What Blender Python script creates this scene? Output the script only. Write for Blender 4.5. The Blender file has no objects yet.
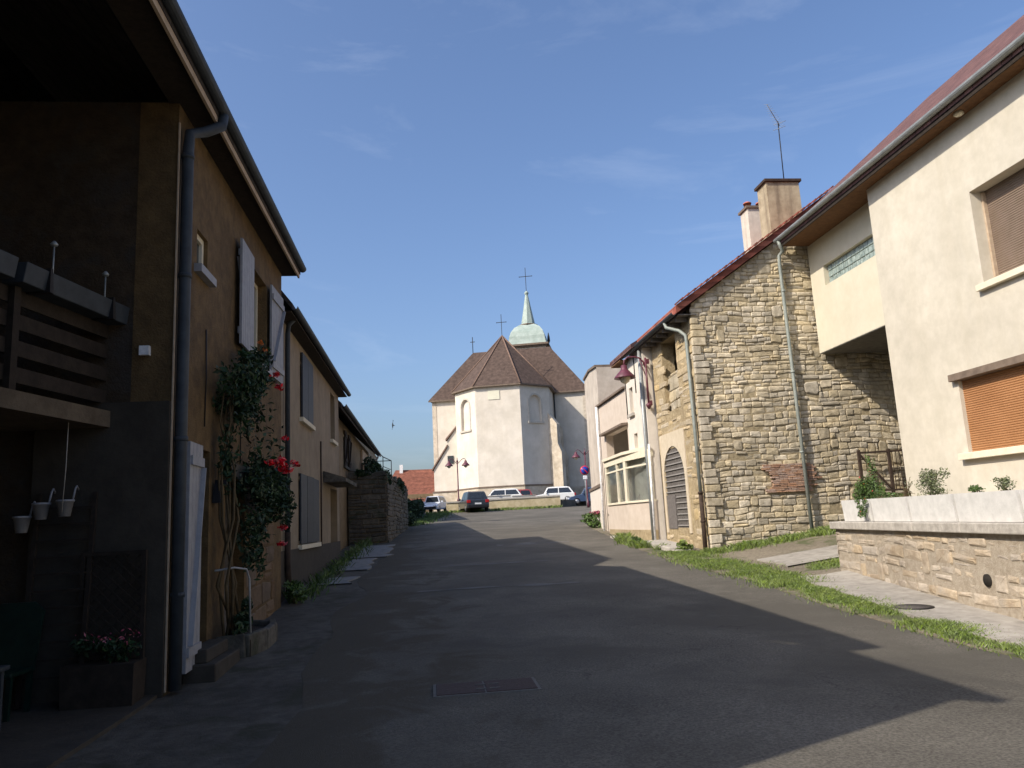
import bpy, bmesh, math, random
from mathutils import Vector, Matrix, noise
R = math.radians
S = bpy.context.scene
COL = S.collection
rng = random.Random(7)

# ------------------------------------------------------------------ camera
cam = bpy.data.cameras.new('camera')
cam.sensor_width = 36.0
cam.lens = 775.0 / 1024 * 36
cam.clip_start = 0.05
cam.clip_end = 5000
camo = bpy.data.objects.new('camera', cam)
COL.objects.link(camo)
S.camera = camo
def _unit(v): return v.normalized()
zv = Vector((-224, -4394, 775)); sv = Vector((-82, 138, 775))
c_up = _unit(zv); c_fw = _unit(sv - c_up * sv.dot(c_up)); c_rt = c_fw.cross(c_up)
if c_rt.x < 0: c_rt = -c_rt
# rows give world axes in image coordinates (x right, y down, z forward)
rot = Matrix(((c_rt.x, -c_rt.y, -c_rt.z), (c_fw.x, -c_fw.y, -c_fw.z), (c_up.x, -c_up.y, -c_up.z)))
camo.matrix_world = Matrix.Translation((0, 0, 1.6)) @ rot.to_4x4()

# ------------------------------------------------------------------ light
SUN = Vector((1.0, 0.5, -0.93)).normalized()
sun = bpy.data.lights.new('sun', 'SUN')
sun.energy = 5.0
sun.angle = R(0.53)
sun.color = (1.0, 0.91, 0.78)
suno = bpy.data.objects.new('sun', sun)
COL.objects.link(suno)
suno.rotation_euler = SUN.to_track_quat('-Z', 'Y').to_euler()

world = bpy.data.worlds.new('World')
S.world = world
world.use_nodes = True
wn = world.node_tree.nodes; wl = world.node_tree.links
bg = wn['Background']; bg.inputs['Strength'].default_value = 0.15
sky = wn.new('ShaderNodeTexSky')
sky.sky_type = 'NISHITA'; sky.sun_disc = False
sky.sun_elevation = math.asin(-SUN.z)
sky.sun_rotation = math.atan2(-SUN.x, -SUN.y) % (2 * math.pi)
sky.air_density = 1.15; sky.dust_density = 3.2; sky.ozone_density = 3.2
tc = wn.new('ShaderNodeTexCoord')
mp = wn.new('ShaderNodeMapping'); mp.inputs['Scale'].default_value = (1.2, 1.2, 5.0); mp.inputs['Rotation'].default_value = (0, R(12), R(20))
n1 = wn.new('ShaderNodeTexNoise'); n1.inputs['Scale'].default_value = 2.2; n1.inputs['Detail'].default_value = 7; n1.inputs['Roughness'].default_value = .62
n1.inputs['Distortion'].default_value = .6
cr = wn.new('ShaderNodeValToRGB')
cr.color_ramp.elements[0].position = .52; cr.color_ramp.elements[0].color = (0, 0, 0, 1)
cr.color_ramp.elements[1].position = .85; cr.color_ramp.elements[1].color = (.17, .17, .17, 1)
mx = wn.new('ShaderNodeMix'); mx.data_type = 'RGBA'
wl.new(tc.outputs['Generated'], mp.inputs[0]); wl.new(mp.outputs[0], n1.inputs['Vector'])
wl.new(n1.outputs['Fac'], cr.inputs[0]); wl.new(cr.outputs[0], mx.inputs['Factor'])
tint = wn.new('ShaderNodeMix'); tint.data_type = 'RGBA'; tint.blend_type = 'MULTIPLY'; tint.inputs['Factor'].default_value = 1
tint.inputs['B'].default_value = (.90, .96, 1.10, 1)
wl.new(sky.outputs[0], tint.inputs['A']); wl.new(tint.outputs['Result'], mx.inputs['A'])
mx.inputs['B'].default_value = (6.5, 7.0, 7.8, 1)
wl.new(mx.outputs['Result'], bg.inputs[0])

S.view_settings.view_transform = 'Standard'
S.view_settings.look = 'None'
S.view_settings.exposure = 0.2
S.view_settings.gamma = 1.0
S.cycles.max_bounces = 8
S.cycles.diffuse_bounces = 3

# ------------------------------------------------------------------ materials
MATS = {}
def mat(name, color, rough=.85, var=.25, scale=6.0, bump=.25, color2=None, metal=0.0, spec=.3, detail=6, island=0.0,
        stains=None, big=.0, blotch=None, blotch_scale=.7, blotch_lim=(.5, .62), bscale=None, bdist=.02):
    if name in MATS: return MATS[name]
    m = bpy.data.materials.new(name); m.use_nodes = True
    nt = m.node_tree; N = nt.nodes; L = nt.links
    b = N['Principled BSDF']
    b.inputs['Roughness'].default_value = rough
    b.inputs['Metallic'].default_value = metal
    b.inputs['Specular IOR Level'].default_value = spec
    geo = N.new('ShaderNodeNewGeometry')
    nz = N.new('ShaderNodeTexNoise'); nz.inputs['Scale'].default_value = scale; nz.inputs['Detail'].default_value = detail
    nz.inputs['Roughness'].default_value = .65
    L.new(geo.outputs['Position'], nz.inputs['Vector'])
    c1 = tuple(color); c2 = tuple(color2) if color2 else tuple(min(1, x * (1 + var)) for x in color)
    c0 = c1 if color2 else tuple(x * (1 - var) for x in color)
    r = N.new('ShaderNodeValToRGB')
    r.color_ramp.elements[0].position = .35; r.color_ramp.elements[0].color = (*c0, 1)
    r.color_ramp.elements[1].position = .66; r.color_ramp.elements[1].color = (*c2, 1)
    L.new(nz.outputs['Fac'], r.inputs[0])
    out = r.outputs[0]
    if island:
        ri = N.new('ShaderNodeMath'); ri.operation = 'MULTIPLY_ADD'
        L.new(geo.outputs['Random Per Island'], ri.inputs[0]); ri.inputs[1].default_value = 2 * island; ri.inputs[2].default_value = 1 - island
        hv = N.new('ShaderNodeHueSaturation')
        L.new(out, hv.inputs['Color']); L.new(ri.outputs[0], hv.inputs['Value'])
        r2 = N.new('ShaderNodeMath'); r2.operation = 'MULTIPLY'; r2.inputs[1].default_value = 7.31
        L.new(geo.outputs['Random Per Island'], r2.inputs[0])
        fr = N.new('ShaderNodeMath'); fr.operation = 'FRACT'; L.new(r2.outputs[0], fr.inputs[0])
        sa = N.new('ShaderNodeMath'); sa.operation = 'MULTIPLY_ADD'; sa.inputs[1].default_value = .45; sa.inputs[2].default_value = .72
        L.new(fr.outputs[0], sa.inputs[0]); L.new(sa.outputs[0], hv.inputs['Saturation'])
        out = hv.outputs[0]
    if big:
        n2 = N.new('ShaderNodeTexNoise'); n2.inputs['Scale'].default_value = .55; n2.inputs['Detail'].default_value = 5
        n2.inputs['Roughness'].default_value = .6
        L.new(geo.outputs['Position'], n2.inputs['Vector'])
        q = N.new('ShaderNodeMapRange'); q.inputs[1].default_value = .3; q.inputs[2].default_value = .7
        q.inputs[3].default_value = 1 - big; q.inputs[4].default_value = 1 + big * .5
        L.new(n2.outputs['Fac'], q.inputs[0])
        h2 = N.new('ShaderNodeHueSaturation'); L.new(out, h2.inputs['Color']); L.new(q.outputs[0], h2.inputs['Value'])
        out = h2.outputs[0]
    if blotch:
        n3 = N.new('ShaderNodeTexNoise'); n3.inputs['Scale'].default_value = blotch_scale; n3.inputs['Detail'].default_value = 8
        n3.inputs['Roughness'].default_value = .65; n3.inputs['Distortion'].default_value = .5
        L.new(geo.outputs['Position'], n3.inputs['Vector'])
        q = N.new('ShaderNodeMapRange'); q.inputs[1].default_value = blotch_lim[0]; q.inputs[2].default_value = blotch_lim[1]
        L.new(n3.outputs['Fac'], q.inputs[0])
        mm = N.new('ShaderNodeMix'); mm.data_type = 'RGBA'
        L.new(q.outputs[0], mm.inputs['Factor']); L.new(out, mm.inputs['A']); mm.inputs['B'].default_value = (*blotch, 1)
        out = mm.outputs['Result']
    if stains:   # vertical run-off streaks: (strength, colour)
        mpp = N.new('ShaderNodeMapping'); mpp.inputs['Scale'].default_value = (3.2, 3.2, .22)
        L.new(geo.outputs['Position'], mpp.inputs[0])
        n4 = N.new('ShaderNodeTexNoise'); n4.inputs['Scale'].default_value = 1.0; n4.inputs['Detail'].default_value = 6
        n4.inputs['Roughness'].default_value = .6
        L.new(mpp.outputs[0], n4.inputs['Vector'])
        q = N.new('ShaderNodeMapRange'); q.inputs[1].default_value = .5; q.inputs[2].default_value = .78
        q.inputs[4].default_value = stains[0]
        L.new(n4.outputs['Fac'], q.inputs[0])
        mm = N.new('ShaderNodeMix'); mm.data_type = 'RGBA'
        L.new(q.outputs[0], mm.inputs['Factor']); L.new(out, mm.inputs['A']); mm.inputs['B'].default_value = (*stains[1], 1)
        out = mm.outputs['Result']
    L.new(out, b.inputs['Base Color'])
    if bump:
        nb = N.new('ShaderNodeTexNoise'); nb.inputs['Scale'].default_value = bscale or scale * 3; nb.inputs['Detail'].default_value = 8
        nb.inputs['Roughness'].default_value = .7
        L.new(geo.outputs['Position'], nb.inputs['Vector'])
        bp = N.new('ShaderNodeBump'); bp.inputs['Strength'].default_value = bump; bp.inputs['Distance'].default_value = bdist
        L.new(nb.outputs['Fac'], bp.inputs['Height']); L.new(bp.outputs[0], b.inputs['Normal'])
    MATS[name] = m
    return m

def tile_mat(name, ca, cb, mortar):
    m = bpy.data.materials.new(name); m.use_nodes = True
    N = m.node_tree.nodes; L = m.node_tree.links; b = N['Principled BSDF']
    b.inputs['Roughness'].default_value = .85; b.inputs['Specular IOR Level'].default_value = .2
    geo = N.new('ShaderNodeNewGeometry'); mp = N.new('ShaderNodeMapping')
    sx = N.new('ShaderNodeSeparateXYZ'); cx = N.new('ShaderNodeCombineXYZ'); ad = N.new('ShaderNodeMath')
    ad.operation = 'SUBTRACT'
    L.new(geo.outputs['Position'], sx.inputs[0]); L.new(sx.outputs[1], ad.inputs[0]); ad.inputs[1].default_value = 0
    L.new(ad.outputs[0], cx.inputs[0]); L.new(sx.outputs[2], cx.inputs[1])
    bk = N.new('ShaderNodeTexBrick'); bk.inputs['Scale'].default_value = 1.0
    bk.inputs['Brick Width'].default_value = .24; bk.inputs['Row Height'].default_value = .17; bk.inputs['Mortar Size'].default_value = .012
    bk.inputs['Color1'].default_value = (*ca, 1); bk.inputs['Color2'].default_value = (*cb, 1); bk.inputs['Mortar'].default_value = (*mortar, 1)
    L.new(cx.outputs[0], bk.inputs['Vector'])
    nz = N.new('ShaderNodeTexNoise'); nz.inputs['Scale'].default_value = 3; nz.inputs['Detail'].default_value = 8
    L.new(geo.outputs['Position'], nz.inputs['Vector'])
    q = N.new('ShaderNodeMapRange'); q.inputs[1].default_value = .3; q.inputs[2].default_value = .7; q.inputs[3].default_value = .65; q.inputs[4].default_value = 1.2
    L.new(nz.outputs['Fac'], q.inputs[0])
    hv = N.new('ShaderNodeHueSaturation'); L.new(bk.outputs['Color'], hv.inputs['Color']); L.new(q.outputs[0], hv.inputs['Value'])
    L.new(hv.outputs[0], b.inputs['Base Color'])
    bp = N.new('ShaderNodeBump'); bp.inputs['Strength'].default_value = .6; bp.inputs['Distance'].default_value = .03
    L.new(bk.outputs['Fac'], bp.inputs['Height']); bp.invert = True; L.new(bp.outputs[0], b.inputs['Normal'])
    return m

def glass_mat(name, col=(.02, .025, .03), rough=.06, alpha=1):
    m = mat(name, col, rough=rough, var=.1, bump=0, spec=.7)
    return m

M = dict(
 stone=mat('limestone_rubble', (.39, .325, .22), var=.3, scale=7, bump=.8, island=.2, big=.35, color2=(.63, .54, .385), stains=(.7, (.15, .13, .09)), blotch=(.29, .25, .18), blotch_scale=.9, blotch_lim=(.5, .75)),
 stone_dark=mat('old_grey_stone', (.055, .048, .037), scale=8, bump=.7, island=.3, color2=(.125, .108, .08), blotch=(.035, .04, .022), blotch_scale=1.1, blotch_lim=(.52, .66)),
 mortar=mat('lime_mortar', (.30, .245, .18), scale=12, bump=.8, color2=(.42, .36, .28), big=.2),
 mortar_gable=mat('gable_mortar', (.22, .175, .105), scale=12, bump=.8, color2=(.40, .33, .21), big=.2),
 mortar_dark=mat('deep_mortar', (.085, .065, .04), scale=12, bump=.8, color2=(.17, .13, .08), big=.2),
 rubble_render=mat('rough_ochre_render', (.33, .25, .14), scale=7, bump=.9, color2=(.50, .40, .25), big=.25, bdist=.05),
 pink_stone=mat('planter_wall_stone', (.32, .25, .175), scale=7, bump=.7, island=.15, color2=(.46, .38, .28), big=.25, blotch=(.36, .31, .25), blotch_scale=1.2, blotch_lim=(.48, .62)),
 cap=mat('weathered_cap_stone', (.32, .29, .25), scale=10, bump=.4, color2=(.48, .44, .38), stains=(.4, (.2, .18, .15))),
 brick=mat('old_red_brick', (.30, .17, .115), scale=14, bump=.7, color2=(.43, .29, .205), island=.25),
 white_render=mat('warm_white_render', (.50, .455, .365), var=.05, scale=3.5, bump=.35, color2=(.575, .525, .43), big=.12, stains=(.35, (.44, .39, .29)), bscale=60, bdist=.004),
 cream_render=mat('cream_render', (.53, .485, .37), var=.05, scale=3, bump=.25, color2=(.58, .535, .42), big=.06, stains=(.22, (.5, .43, .3)), bscale=60, bdist=.004),
 cream_trim=mat('cream_trim', (.62, .56, .42), scale=5, bump=.1, color2=(.69, .63, .49)),
 brown_render=mat('brown_roughcast', (.10, .062, .026), scale=5, bump=.8, color2=(.17, .108, .046), big=.3, bscale=35, bdist=.03, blotch=(.07, .043, .023), blotch_scale=1.6, blotch_lim=(.55, .72)),
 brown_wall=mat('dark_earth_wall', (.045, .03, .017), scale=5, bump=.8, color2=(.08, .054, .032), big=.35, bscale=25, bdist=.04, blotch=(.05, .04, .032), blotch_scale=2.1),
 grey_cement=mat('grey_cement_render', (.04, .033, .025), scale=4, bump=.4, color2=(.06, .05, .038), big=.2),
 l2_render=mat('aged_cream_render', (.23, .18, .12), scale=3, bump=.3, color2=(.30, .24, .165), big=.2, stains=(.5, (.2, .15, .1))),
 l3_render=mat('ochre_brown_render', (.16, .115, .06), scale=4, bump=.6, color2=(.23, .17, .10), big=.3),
 church=mat('church_limewash', (.57, .515, .43), scale=.8, bump=.3, color2=(.67, .61, .525), big=.1, stains=(.5, (.54, .47, .37)), bscale=8, bdist=.02),
 church_plinth=mat('church_plinth_stone', (.42, .35, .26), scale=1.5, bump=.5, color2=(.62, .54, .43), big=.25),
 ledge=mat('dark_ledge_stone', (.16, .12, .09), scale=4, bump=.3),
 church_tile=tile_mat('brown_flat_tile', (.095, .066, .053), (.102, .07, .056), (.088, .061, .049)),
 hip_tile=mat('hip_tile', (.17, .11, .082), scale=6, bump=.4),
 copper=mat('verdigris_copper', (.27, .33, .29), scale=1.4, bump=.1, color2=(.38, .44, .40), rough=.6, stains=(.5, (.22, .3, .28))),
 r4_white=mat('bright_white_render', (.60, .54, .46), scale=3, bump=.2, color2=(.68, .62, .54), stains=(.18, (.55, .48, .4))),
 r5_render=mat('faded_grey_white_render', (.44, .38, .31), scale=2, bump=.3, color2=(.58, .51, .43), big=.2, stains=(.35, (.45, .37, .29))),
 pink_render=mat('pinkish_render', (.50, .42, .34), scale=3, bump=.2, color2=(.57, .49, .41)),
 red_tile=tile_mat('red_clay_tile', (.34, .10, .07), (.40, .15, .105), (.2, .07, .05)),
 far_tile=tile_mat('weathered_red_tile', (.23, .09, .06), (.19, .075, .05), (.15, .06, .045)),
 purple_tile=tile_mat('brown_purple_tile', (.13, .07, .065), (.17, .09, .08), (.07, .04, .04)),
 dark_tile=tile_mat('dark_grey_tile', (.05, .045, .045), (.075, .062, .06), (.03, .03, .03)),
 zinc=mat('grey_zinc', (.26, .28, .28), scale=5, bump=.05, rough=.5, metal=.35, color2=(.36, .38, .38)),
 zinc_green=mat('grey_green_downpipe', (.21, .235, .215), scale=5, bump=.05, rough=.6, metal=.2, color2=(.28, .30, .27)),
 zinc_dark=mat('dark_blue_grey_metal', (.03, .037, .045), scale=5, bump=.05, rough=.6, metal=.1, color2=(.05, .06, .07)),
 rust=mat('rusty_iron', (.03, .02, .014), scale=9, bump=.3, color2=(.065, .042, .03)),
 wood_brown=mat('varnished_soffit_wood', (.11, .055, .025), scale=9, bump=.2, color2=(.18, .09, .04)),
 wood_pale=mat('pale_board', (.36, .27, .19), scale=9, bump=.2, color2=(.46, .36, .26)),
 wood_dark=mat('dark_stained_wood', (.018, .013, .009), scale=9, bump=.3, color2=(.035, .025, .018)),
 wood_grey=mat('weathered_grey_shutter_wood', (.085, .075, .068), scale=14, bump=.5, color2=(.16, .145, .13)),
 slat_light=mat('lighter_slat', (.22, .205, .19), scale=14, bump=.3, color2=(.3, .28, .26)),
 shutter_white=mat('white_painted_shutter', (.26, .26, .275), scale=7, bump=.3, color2=(.33, .33, .345), rough=.6),
 shutter_grey=mat('slate_grey_shutter', (.035, .04, .048), scale=7, bump=.1, color2=(.05, .056, .065), rough=.6),
 orange_blind=mat('orange_brown_roller_blind', (.31, .148, .062), scale=1.5, bump=.0, color2=(.37, .185, .082), rough=.55),
 brown_blind=mat('brown_roller_blind', (.19, .14, .10), scale=3, bump=.0, color2=(.23, .17, .13), rough=.6),
 brown_metal=mat('brown_blind_box', (.16, .12, .09), scale=4, bump=.1),
 trough=mat('white_concrete_trough', (.54, .525, .49), scale=6, bump=.3, color2=(.65, .63, .59), stains=(.1, (.5, .48, .45))),
 soil=mat('potting_soil', (.04, .028, .018), scale=20, bump=.9),
 glass=glass_mat('dark_window_glass'),
 glass_block=mat('glass_block', (.16, .21, .20), scale=9, bump=.3, color2=(.36, .43, .40), rough=.15, spec=.7),
 asphalt=mat('worn_asphalt', (.094, .085, .071), scale=45, bump=1.0, color2=(.20, .183, .154), big=.3, bscale=90, bdist=.02, blotch=(.105, .096, .08), blotch_scale=.3, blotch_lim=(.47, .6), rough=.92, spec=.15),
 patch=mat('pale_asphalt_repair', (.11, .103, .092), scale=30, bump=.6, color2=(.155, .146, .13), bscale=90, bdist=.01),
 patch_dark=mat('dark_asphalt_repair', (.032, .032, .032), scale=30, bump=.6, color2=(.05, .049, .047), bscale=90, bdist=.01),
 verge=mat('gravel_verge', (.15, .125, .09), scale=14, bump=.9, color2=(.27, .23, .17), big=.25, bscale=60, bdist=.02, blotch=(.09, .10, .045), blotch_scale=1.3, blotch_lim=(.52, .62)),
 shoulder=mat('broken_concrete_shoulder', (.06, .053, .042), scale=6, bump=.8, color2=(.115, .10, .08), big=.4, bscale=40, bdist=.02, blotch=(.04, .038, .022), blotch_scale=1.2, blotch_lim=(.52, .64)),
 concrete=mat('pale_concrete', (.27, .245, .21), scale=6, bump=.4, color2=(.38, .35, .30), big=.2, blotch=(.2, .18, .15), blotch_scale=1.6, blotch_lim=(.55, .7)),
 slab=mat('pale_shoulder_slab', (.17, .165, .155), scale=6, bump=.4, color2=(.27, .265, .25)),
 earth=mat('dry_ground', (.12, .105, .07), scale=3, bump=.6, color2=(.2, .175, .12)),
 lawn=mat('lawn_ground', (.05, .07, .02), scale=7, bump=.6, color2=(.09, .11, .035)),
 leaf=mat('shrub_leaf', (.055, .10, .022), scale=8, bump=0, island=.45, color2=(.09, .145, .035), rough=.6),
 leaf_dark=mat('dark_shrub_leaf', (.012, .032, .012), scale=8, bump=0, island=.45, color2=(.03, .06, .02), rough=.6),
 leaf_pale=mat('dusty_green_leaf', (.11, .13, .06), scale=8, bump=0, island=.35, color2=(.16, .18, .09), rough=.7),
 grass=mat('grass_blade', (.10, .155, .025), scale=3, bump=0, island=.45, color2=(.17, .215, .05), rough=.7),
 rose_red=mat('scarlet_petal', (.62, .012, .02), scale=8, bump=0, island=.25, rough=.6),
 orange_flower=mat('orange_petal', (.6, .15, .02), scale=8, bump=0, island=.25, rough=.6),
 pink_flower=mat('dark_pink_petal', (.33, .08, .12), scale=8, bump=0, island=.3, rough=.6),
 stem=mat('woody_stem', (.10, .07, .035), scale=8, bump=.3),
 burgundy=mat('burgundy_paint', (.11, .028, .042), scale=8, bump=0, rough=.45, spec=.5),
 lamp_glass=mat('milky_lamp_glass', (.55, .5, .38), scale=8, bump=0, rough=.3),
 white=mat('white_paint', (.72, .72, .72), scale=8, bump=.05, rough=.5),
 black=mat('black_plastic', (.015, .015, .017), scale=8, bump=0, rough=.5),
 green_plastic=mat('green_plastic', (.006, .02, .015), scale=8, bump=0, rough=.4),
 tyre=mat('tyre_rubber', (.018, .018, .018), scale=30, bump=.2, rough=.9),
 rim=mat('alloy_rim', (.35, .35, .36), scale=8, bump=0, rough=.35, metal=.7),
 car_glass=mat('car_glass', (.02, .025, .03), scale=8, bump=0, rough=.05, spec=.8),
 tail=mat('red_tail_lamp', (.4, .015, .015), scale=8, bump=0, rough=.2, spec=.6),
 head=mat('clear_head_lamp', (.6, .62, .65), scale=8, bump=0, rough=.15, spec=.8),
 sign_blue=mat('sign_blue', (.015, .05, .32), scale=8, bump=0, rough=.4),
 sign_red=mat('sign_red', (.5, .015, .02), scale=8, bump=0, rough=.4),
 iron=mat('wrought_iron', (.03, .028, .028), scale=8, bump=.1, rough=.6, metal=.4),
 cover=mat('rusty_cast_iron_cover', (.034, .018, .015), scale=20, bump=.6, color2=(.06, .034, .028), rough=.7),
 dark_hole=mat('deep_shadow_hole', (.02, .016, .012), scale=8, bump=0),
 clay=mat('terracotta', (.42, .13, .08), scale=8, bump=.2),
 chimney_grey=mat('stained_chimney_render', (.27, .215, .14), scale=2.6, bump=.5, color2=(.42, .35, .24), stains=(.9, (.12, .09, .065))),
 chimney_white=mat('pale_chimney_render', (.50, .44, .37), scale=4, bump=.3, color2=(.6, .53, .45), stains=(.6, (.25, .21, .17))),
)
def weather_road():
    m = M['asphalt']; N = m.node_tree.nodes; L = m.node_tree.links; b = N['Principled BSDF']
    src = b.inputs['Base Color'].links[0].from_socket
    geo = N.new('ShaderNodeNewGeometry'); sx = N.new('ShaderNodeSeparateXYZ'); L.new(geo.outputs['Position'], sx.inputs[0])
    def noise_(sc, det=8, dist=0.0):
        n = N.new('ShaderNodeTexNoise'); n.inputs['Scale'].default_value = sc; n.inputs['Detail'].default_value = det; n.inputs['Roughness'].default_value = .65; n.inputs['Distortion'].default_value = dist
        L.new(geo.outputs['Position'], n.inputs['Vector']); return n.outputs['Fac']
    def math_(op, a, c=None, d=None):
        n = N.new('ShaderNodeMath'); n.operation = op
        for i, v in enumerate((a, c, d)):
            if v is None: continue
            if isinstance(v, (int, float)): n.inputs[i].default_value = v
            else: L.new(v, n.inputs[i])
        return n.outputs[0]
    def mixc(f, col, s):
        q = N.new('ShaderNodeMix'); q.data_type = 'RGBA'; L.new(f, q.inputs['Factor']); L.new(s, q.inputs['A']); q.inputs['B'].default_value = (*col, 1); return q.outputs['Result']
    def ramp(f, a, c, hi=1.0):
        q = N.new('ShaderNodeMapRange'); q.inputs[1].default_value = a; q.inputs[2].default_value = c; q.inputs[4].default_value = hi; L.new(f, q.inputs[0]); return q.outputs[0]
    # mud and worn binder towards the left edge (dirt washed from the shoulder)
    edge = math_('MULTIPLY_ADD', sx.outputs[0], -.32, math_('MULTIPLY_ADD', noise_(.9, 9, .8), 2.4, -1.15))
    out = mixc(ramp(edge, .0, .25, .75), (.085, .072, .052), src)
    # dark sealed patches, pale worn patches
    out = mixc(ramp(noise_(.42, 4, 1.2), .58, .66, .25), (.06, .057, .052), out)
    out = mixc(ramp(noise_(.75, 8, .6), .64, .70, .5), (.17, .16, .14), out)
    # cracks
    mp = N.new('ShaderNodeMapping'); mp.inputs['Scale'].default_value = (.55, .38, .55); nz = N.new('ShaderNodeTexNoise'); nz.inputs['Scale'].default_value = 1.6; nz.inputs['Detail'].default_value = 6
    L.new(geo.outputs['Position'], nz.inputs['Vector']); va = N.new('ShaderNodeVectorMath'); va.operation = 'MULTIPLY_ADD'
    L.new(nz.outputs['Color'], va.inputs[0]); va.inputs[1].default_value = (1.4, 1.4, 0); L.new(geo.outputs['Position'], va.inputs[2]); L.new(va.outputs[0], mp.inputs[0])
    vo = N.new('ShaderNodeTexVoronoi'); vo.feature = 'DISTANCE_TO_EDGE'; vo.inputs['Scale'].default_value = 1.0; L.new(mp.outputs[0], vo.inputs['Vector'])
    cr_ = math_('MULTIPLY', ramp(vo.outputs['Distance'], .006, .002, 1), ramp(noise_(.35, 3), .52, .60, .4))
    out = mixc(cr_, (.022, .021, .019), out)
    # fine grit
    out = mixc(ramp(noise_(38, 2), .66, .74, .35), (.26, .25, .23), out)
    L.new(out, b.inputs['Base Color'])
weather_road()
def paint(name, c, rough=.3):
    m = mat(name, c, rough=rough, var=.04, bump=0, spec=.6)
    m.node_tree.nodes['Principled BSDF'].inputs['Coat Weight'].default_value = .5
    return m

# ------------------------------------------------------------------ object helpers
def tag(o, label=None, cat=None, group=None, kind=None):
    if label: o['label'] = label
    if cat: o['category'] = cat
    if group: o['group'] = group
    if kind: o['kind'] = kind
    return o
def thing(name, loc, label, cat, group=None, rz=0.0):
    o = bpy.data.objects.new(name, None); COL.objects.link(o)
    o.location = loc; o.rotation_euler = (0, 0, rz); o.empty_display_size = .2
    return tag(o, label, cat, group)
def world_of(o):
    m = Matrix.Translation(o.location) @ o.rotation_euler.to_matrix().to_4x4()
    return world_of(o.parent) @ m if o.parent else m
class MB:
    """collects geometry; local=False means the points given are world points"""
    def __init__(s): s.v = []; s.f = []; s.sm = []
    def add(s, vs, fs, smooth=False):
        k = len(s.v); s.v += [tuple(p) for p in vs]
        for f in fs: s.f.append(tuple(k + i for i in f)); s.sm.append(smooth)
    def box(s, x0, x1, y0, y1, z0, z1, taper=0):
        t = taper
        s.add([(x0, y0, z0), (x1, y0, z0), (x1, y1, z0), (x0, y1, z0), (x0 + t, y0 + t, z1), (x1 - t, y0 + t, z1), (x1 - t, y1 - t, z1), (x0 + t, y1 - t, z1)],
              [(0, 3, 2, 1), (4, 5, 6, 7), (0, 1, 5, 4), (1, 2, 6, 5), (2, 3, 7, 6), (3, 0, 4, 7)])
    def obox(s, c, u, v, w):  # oriented box: centre and three half vectors
        c, u, v, w = map(Vector, (c, u, v, w))
        P = [c + a * u + b * v + d * w for d in (-1, 1) for a, b in ((-1, -1), (1, -1), (1, 1), (-1, 1))]
        s.add(P, [(0, 3, 2, 1), (4, 5, 6, 7), (0, 1, 5, 4), (1, 2, 6, 5), (2, 3, 7, 6), (3, 0, 4, 7)])
    def bar(s, a, b, w, h=None, up=(0, 0, 1)):
        a, b = Vector(a), Vector(b); d = b - a; L = d.length; d.normalize()
        up = Vector(up)
        if abs(d.dot(up)) > .95: up = Vector((1, 0, 0))
        u = d.cross(up).normalized(); v = u.cross(d)
        s.obox((a + b) / 2, d * L / 2, u * w / 2, v * (h or w) / 2)
    def prism(s, pts, vec):  # closed polygon pts (3D) extruded by vec
        pts = [Vector(p) for p in pts]; vec = Vector(vec); n = len(pts)
        s.add(pts + [p + vec for p in pts], [tuple(range(n))[::-1], tuple(range(n, 2 * n))] + [(i, (i + 1) % n, (i + 1) % n + n, i + n) for i in range(n)])
    def tube(s, path, r, n=10, caps=True):
        path = [Vector(p) for p in path]; rs = r if isinstance(r, (list, tuple)) else [r] * len(path)
        vs = []; ref = None
        for i, p in enumerate(path):
            d = (path[min(i + 1, len(path) - 1)] - path[max(i - 1, 0)]).normalized()
            if ref is None: ref = Vector((0, 0, 1)) if abs(d.z) < .9 else Vector((1, 0, 0))
            u = d.cross(ref).normalized(); v = u.cross(d); ref = v
            vs += [p + rs[i] * (math.cos(2 * math.pi * k / n) * u + math.sin(2 * math.pi * k / n) * v) for k in range(n)]
        fs = [(i * n + k, i * n + (k + 1) % n, (i + 1) * n + (k + 1) % n, (i + 1) * n + k) for i in range(len(path) - 1) for k in range(n)]
        if caps: fs += [tuple(range(n))[::-1], tuple((len(path) - 1) * n + k for k in range(n))]
        s.add(vs, fs, True)
    def lathe(s, c, prof, n=20, square=False, rot=0, sm=True):  # prof [(r,z)]
        vs = []; fs = []
        for r, z in prof:
            for k in range(n):
                a = 2 * math.pi * k / n + rot
                vs.append((c[0] + r * math.cos(a), c[1] + r * math.sin(a), c[2] + z))
        m = len(prof)
        fs = [(i * n + k, i * n + (k + 1) % n, (i + 1) * n + (k + 1) % n, (i + 1) * n + k) for i in range(m - 1) for k in range(n)]
        fs += [tuple(range(n))[::-1], tuple((m - 1) * n + k for k in range(n))]
        s.add(vs, fs, sm)
    def build(s, name, m, parent=None, local=False, bevel=0):
        me = bpy.data.meshes.new(name)
        vs = s.v
        if parent is not None and not local:
            inv = world_of(parent).inverted(); vs = [tuple(inv @ Vector(p)) for p in vs]
        me.from_pydata(vs, [], s.f); me.update()
        bm = bmesh.new(); bm.from_mesh(me); bmesh.ops.recalc_face_normals(bm, faces=bm.faces)
        bm.to_mesh(me); bm.free()
        me.polygons.foreach_set('use_smooth', s.sm)
        me.materials.append(m)
        o = bpy.data.objects.new(name, me); COL.objects.link(o)
        if parent is not None: o.parent = parent
        if bevel:
            b = o.modifiers.new('bevel', 'BEVEL'); b.width = bevel; b.segments = 2; b.limit_method = 'ANGLE'
        return o

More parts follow.
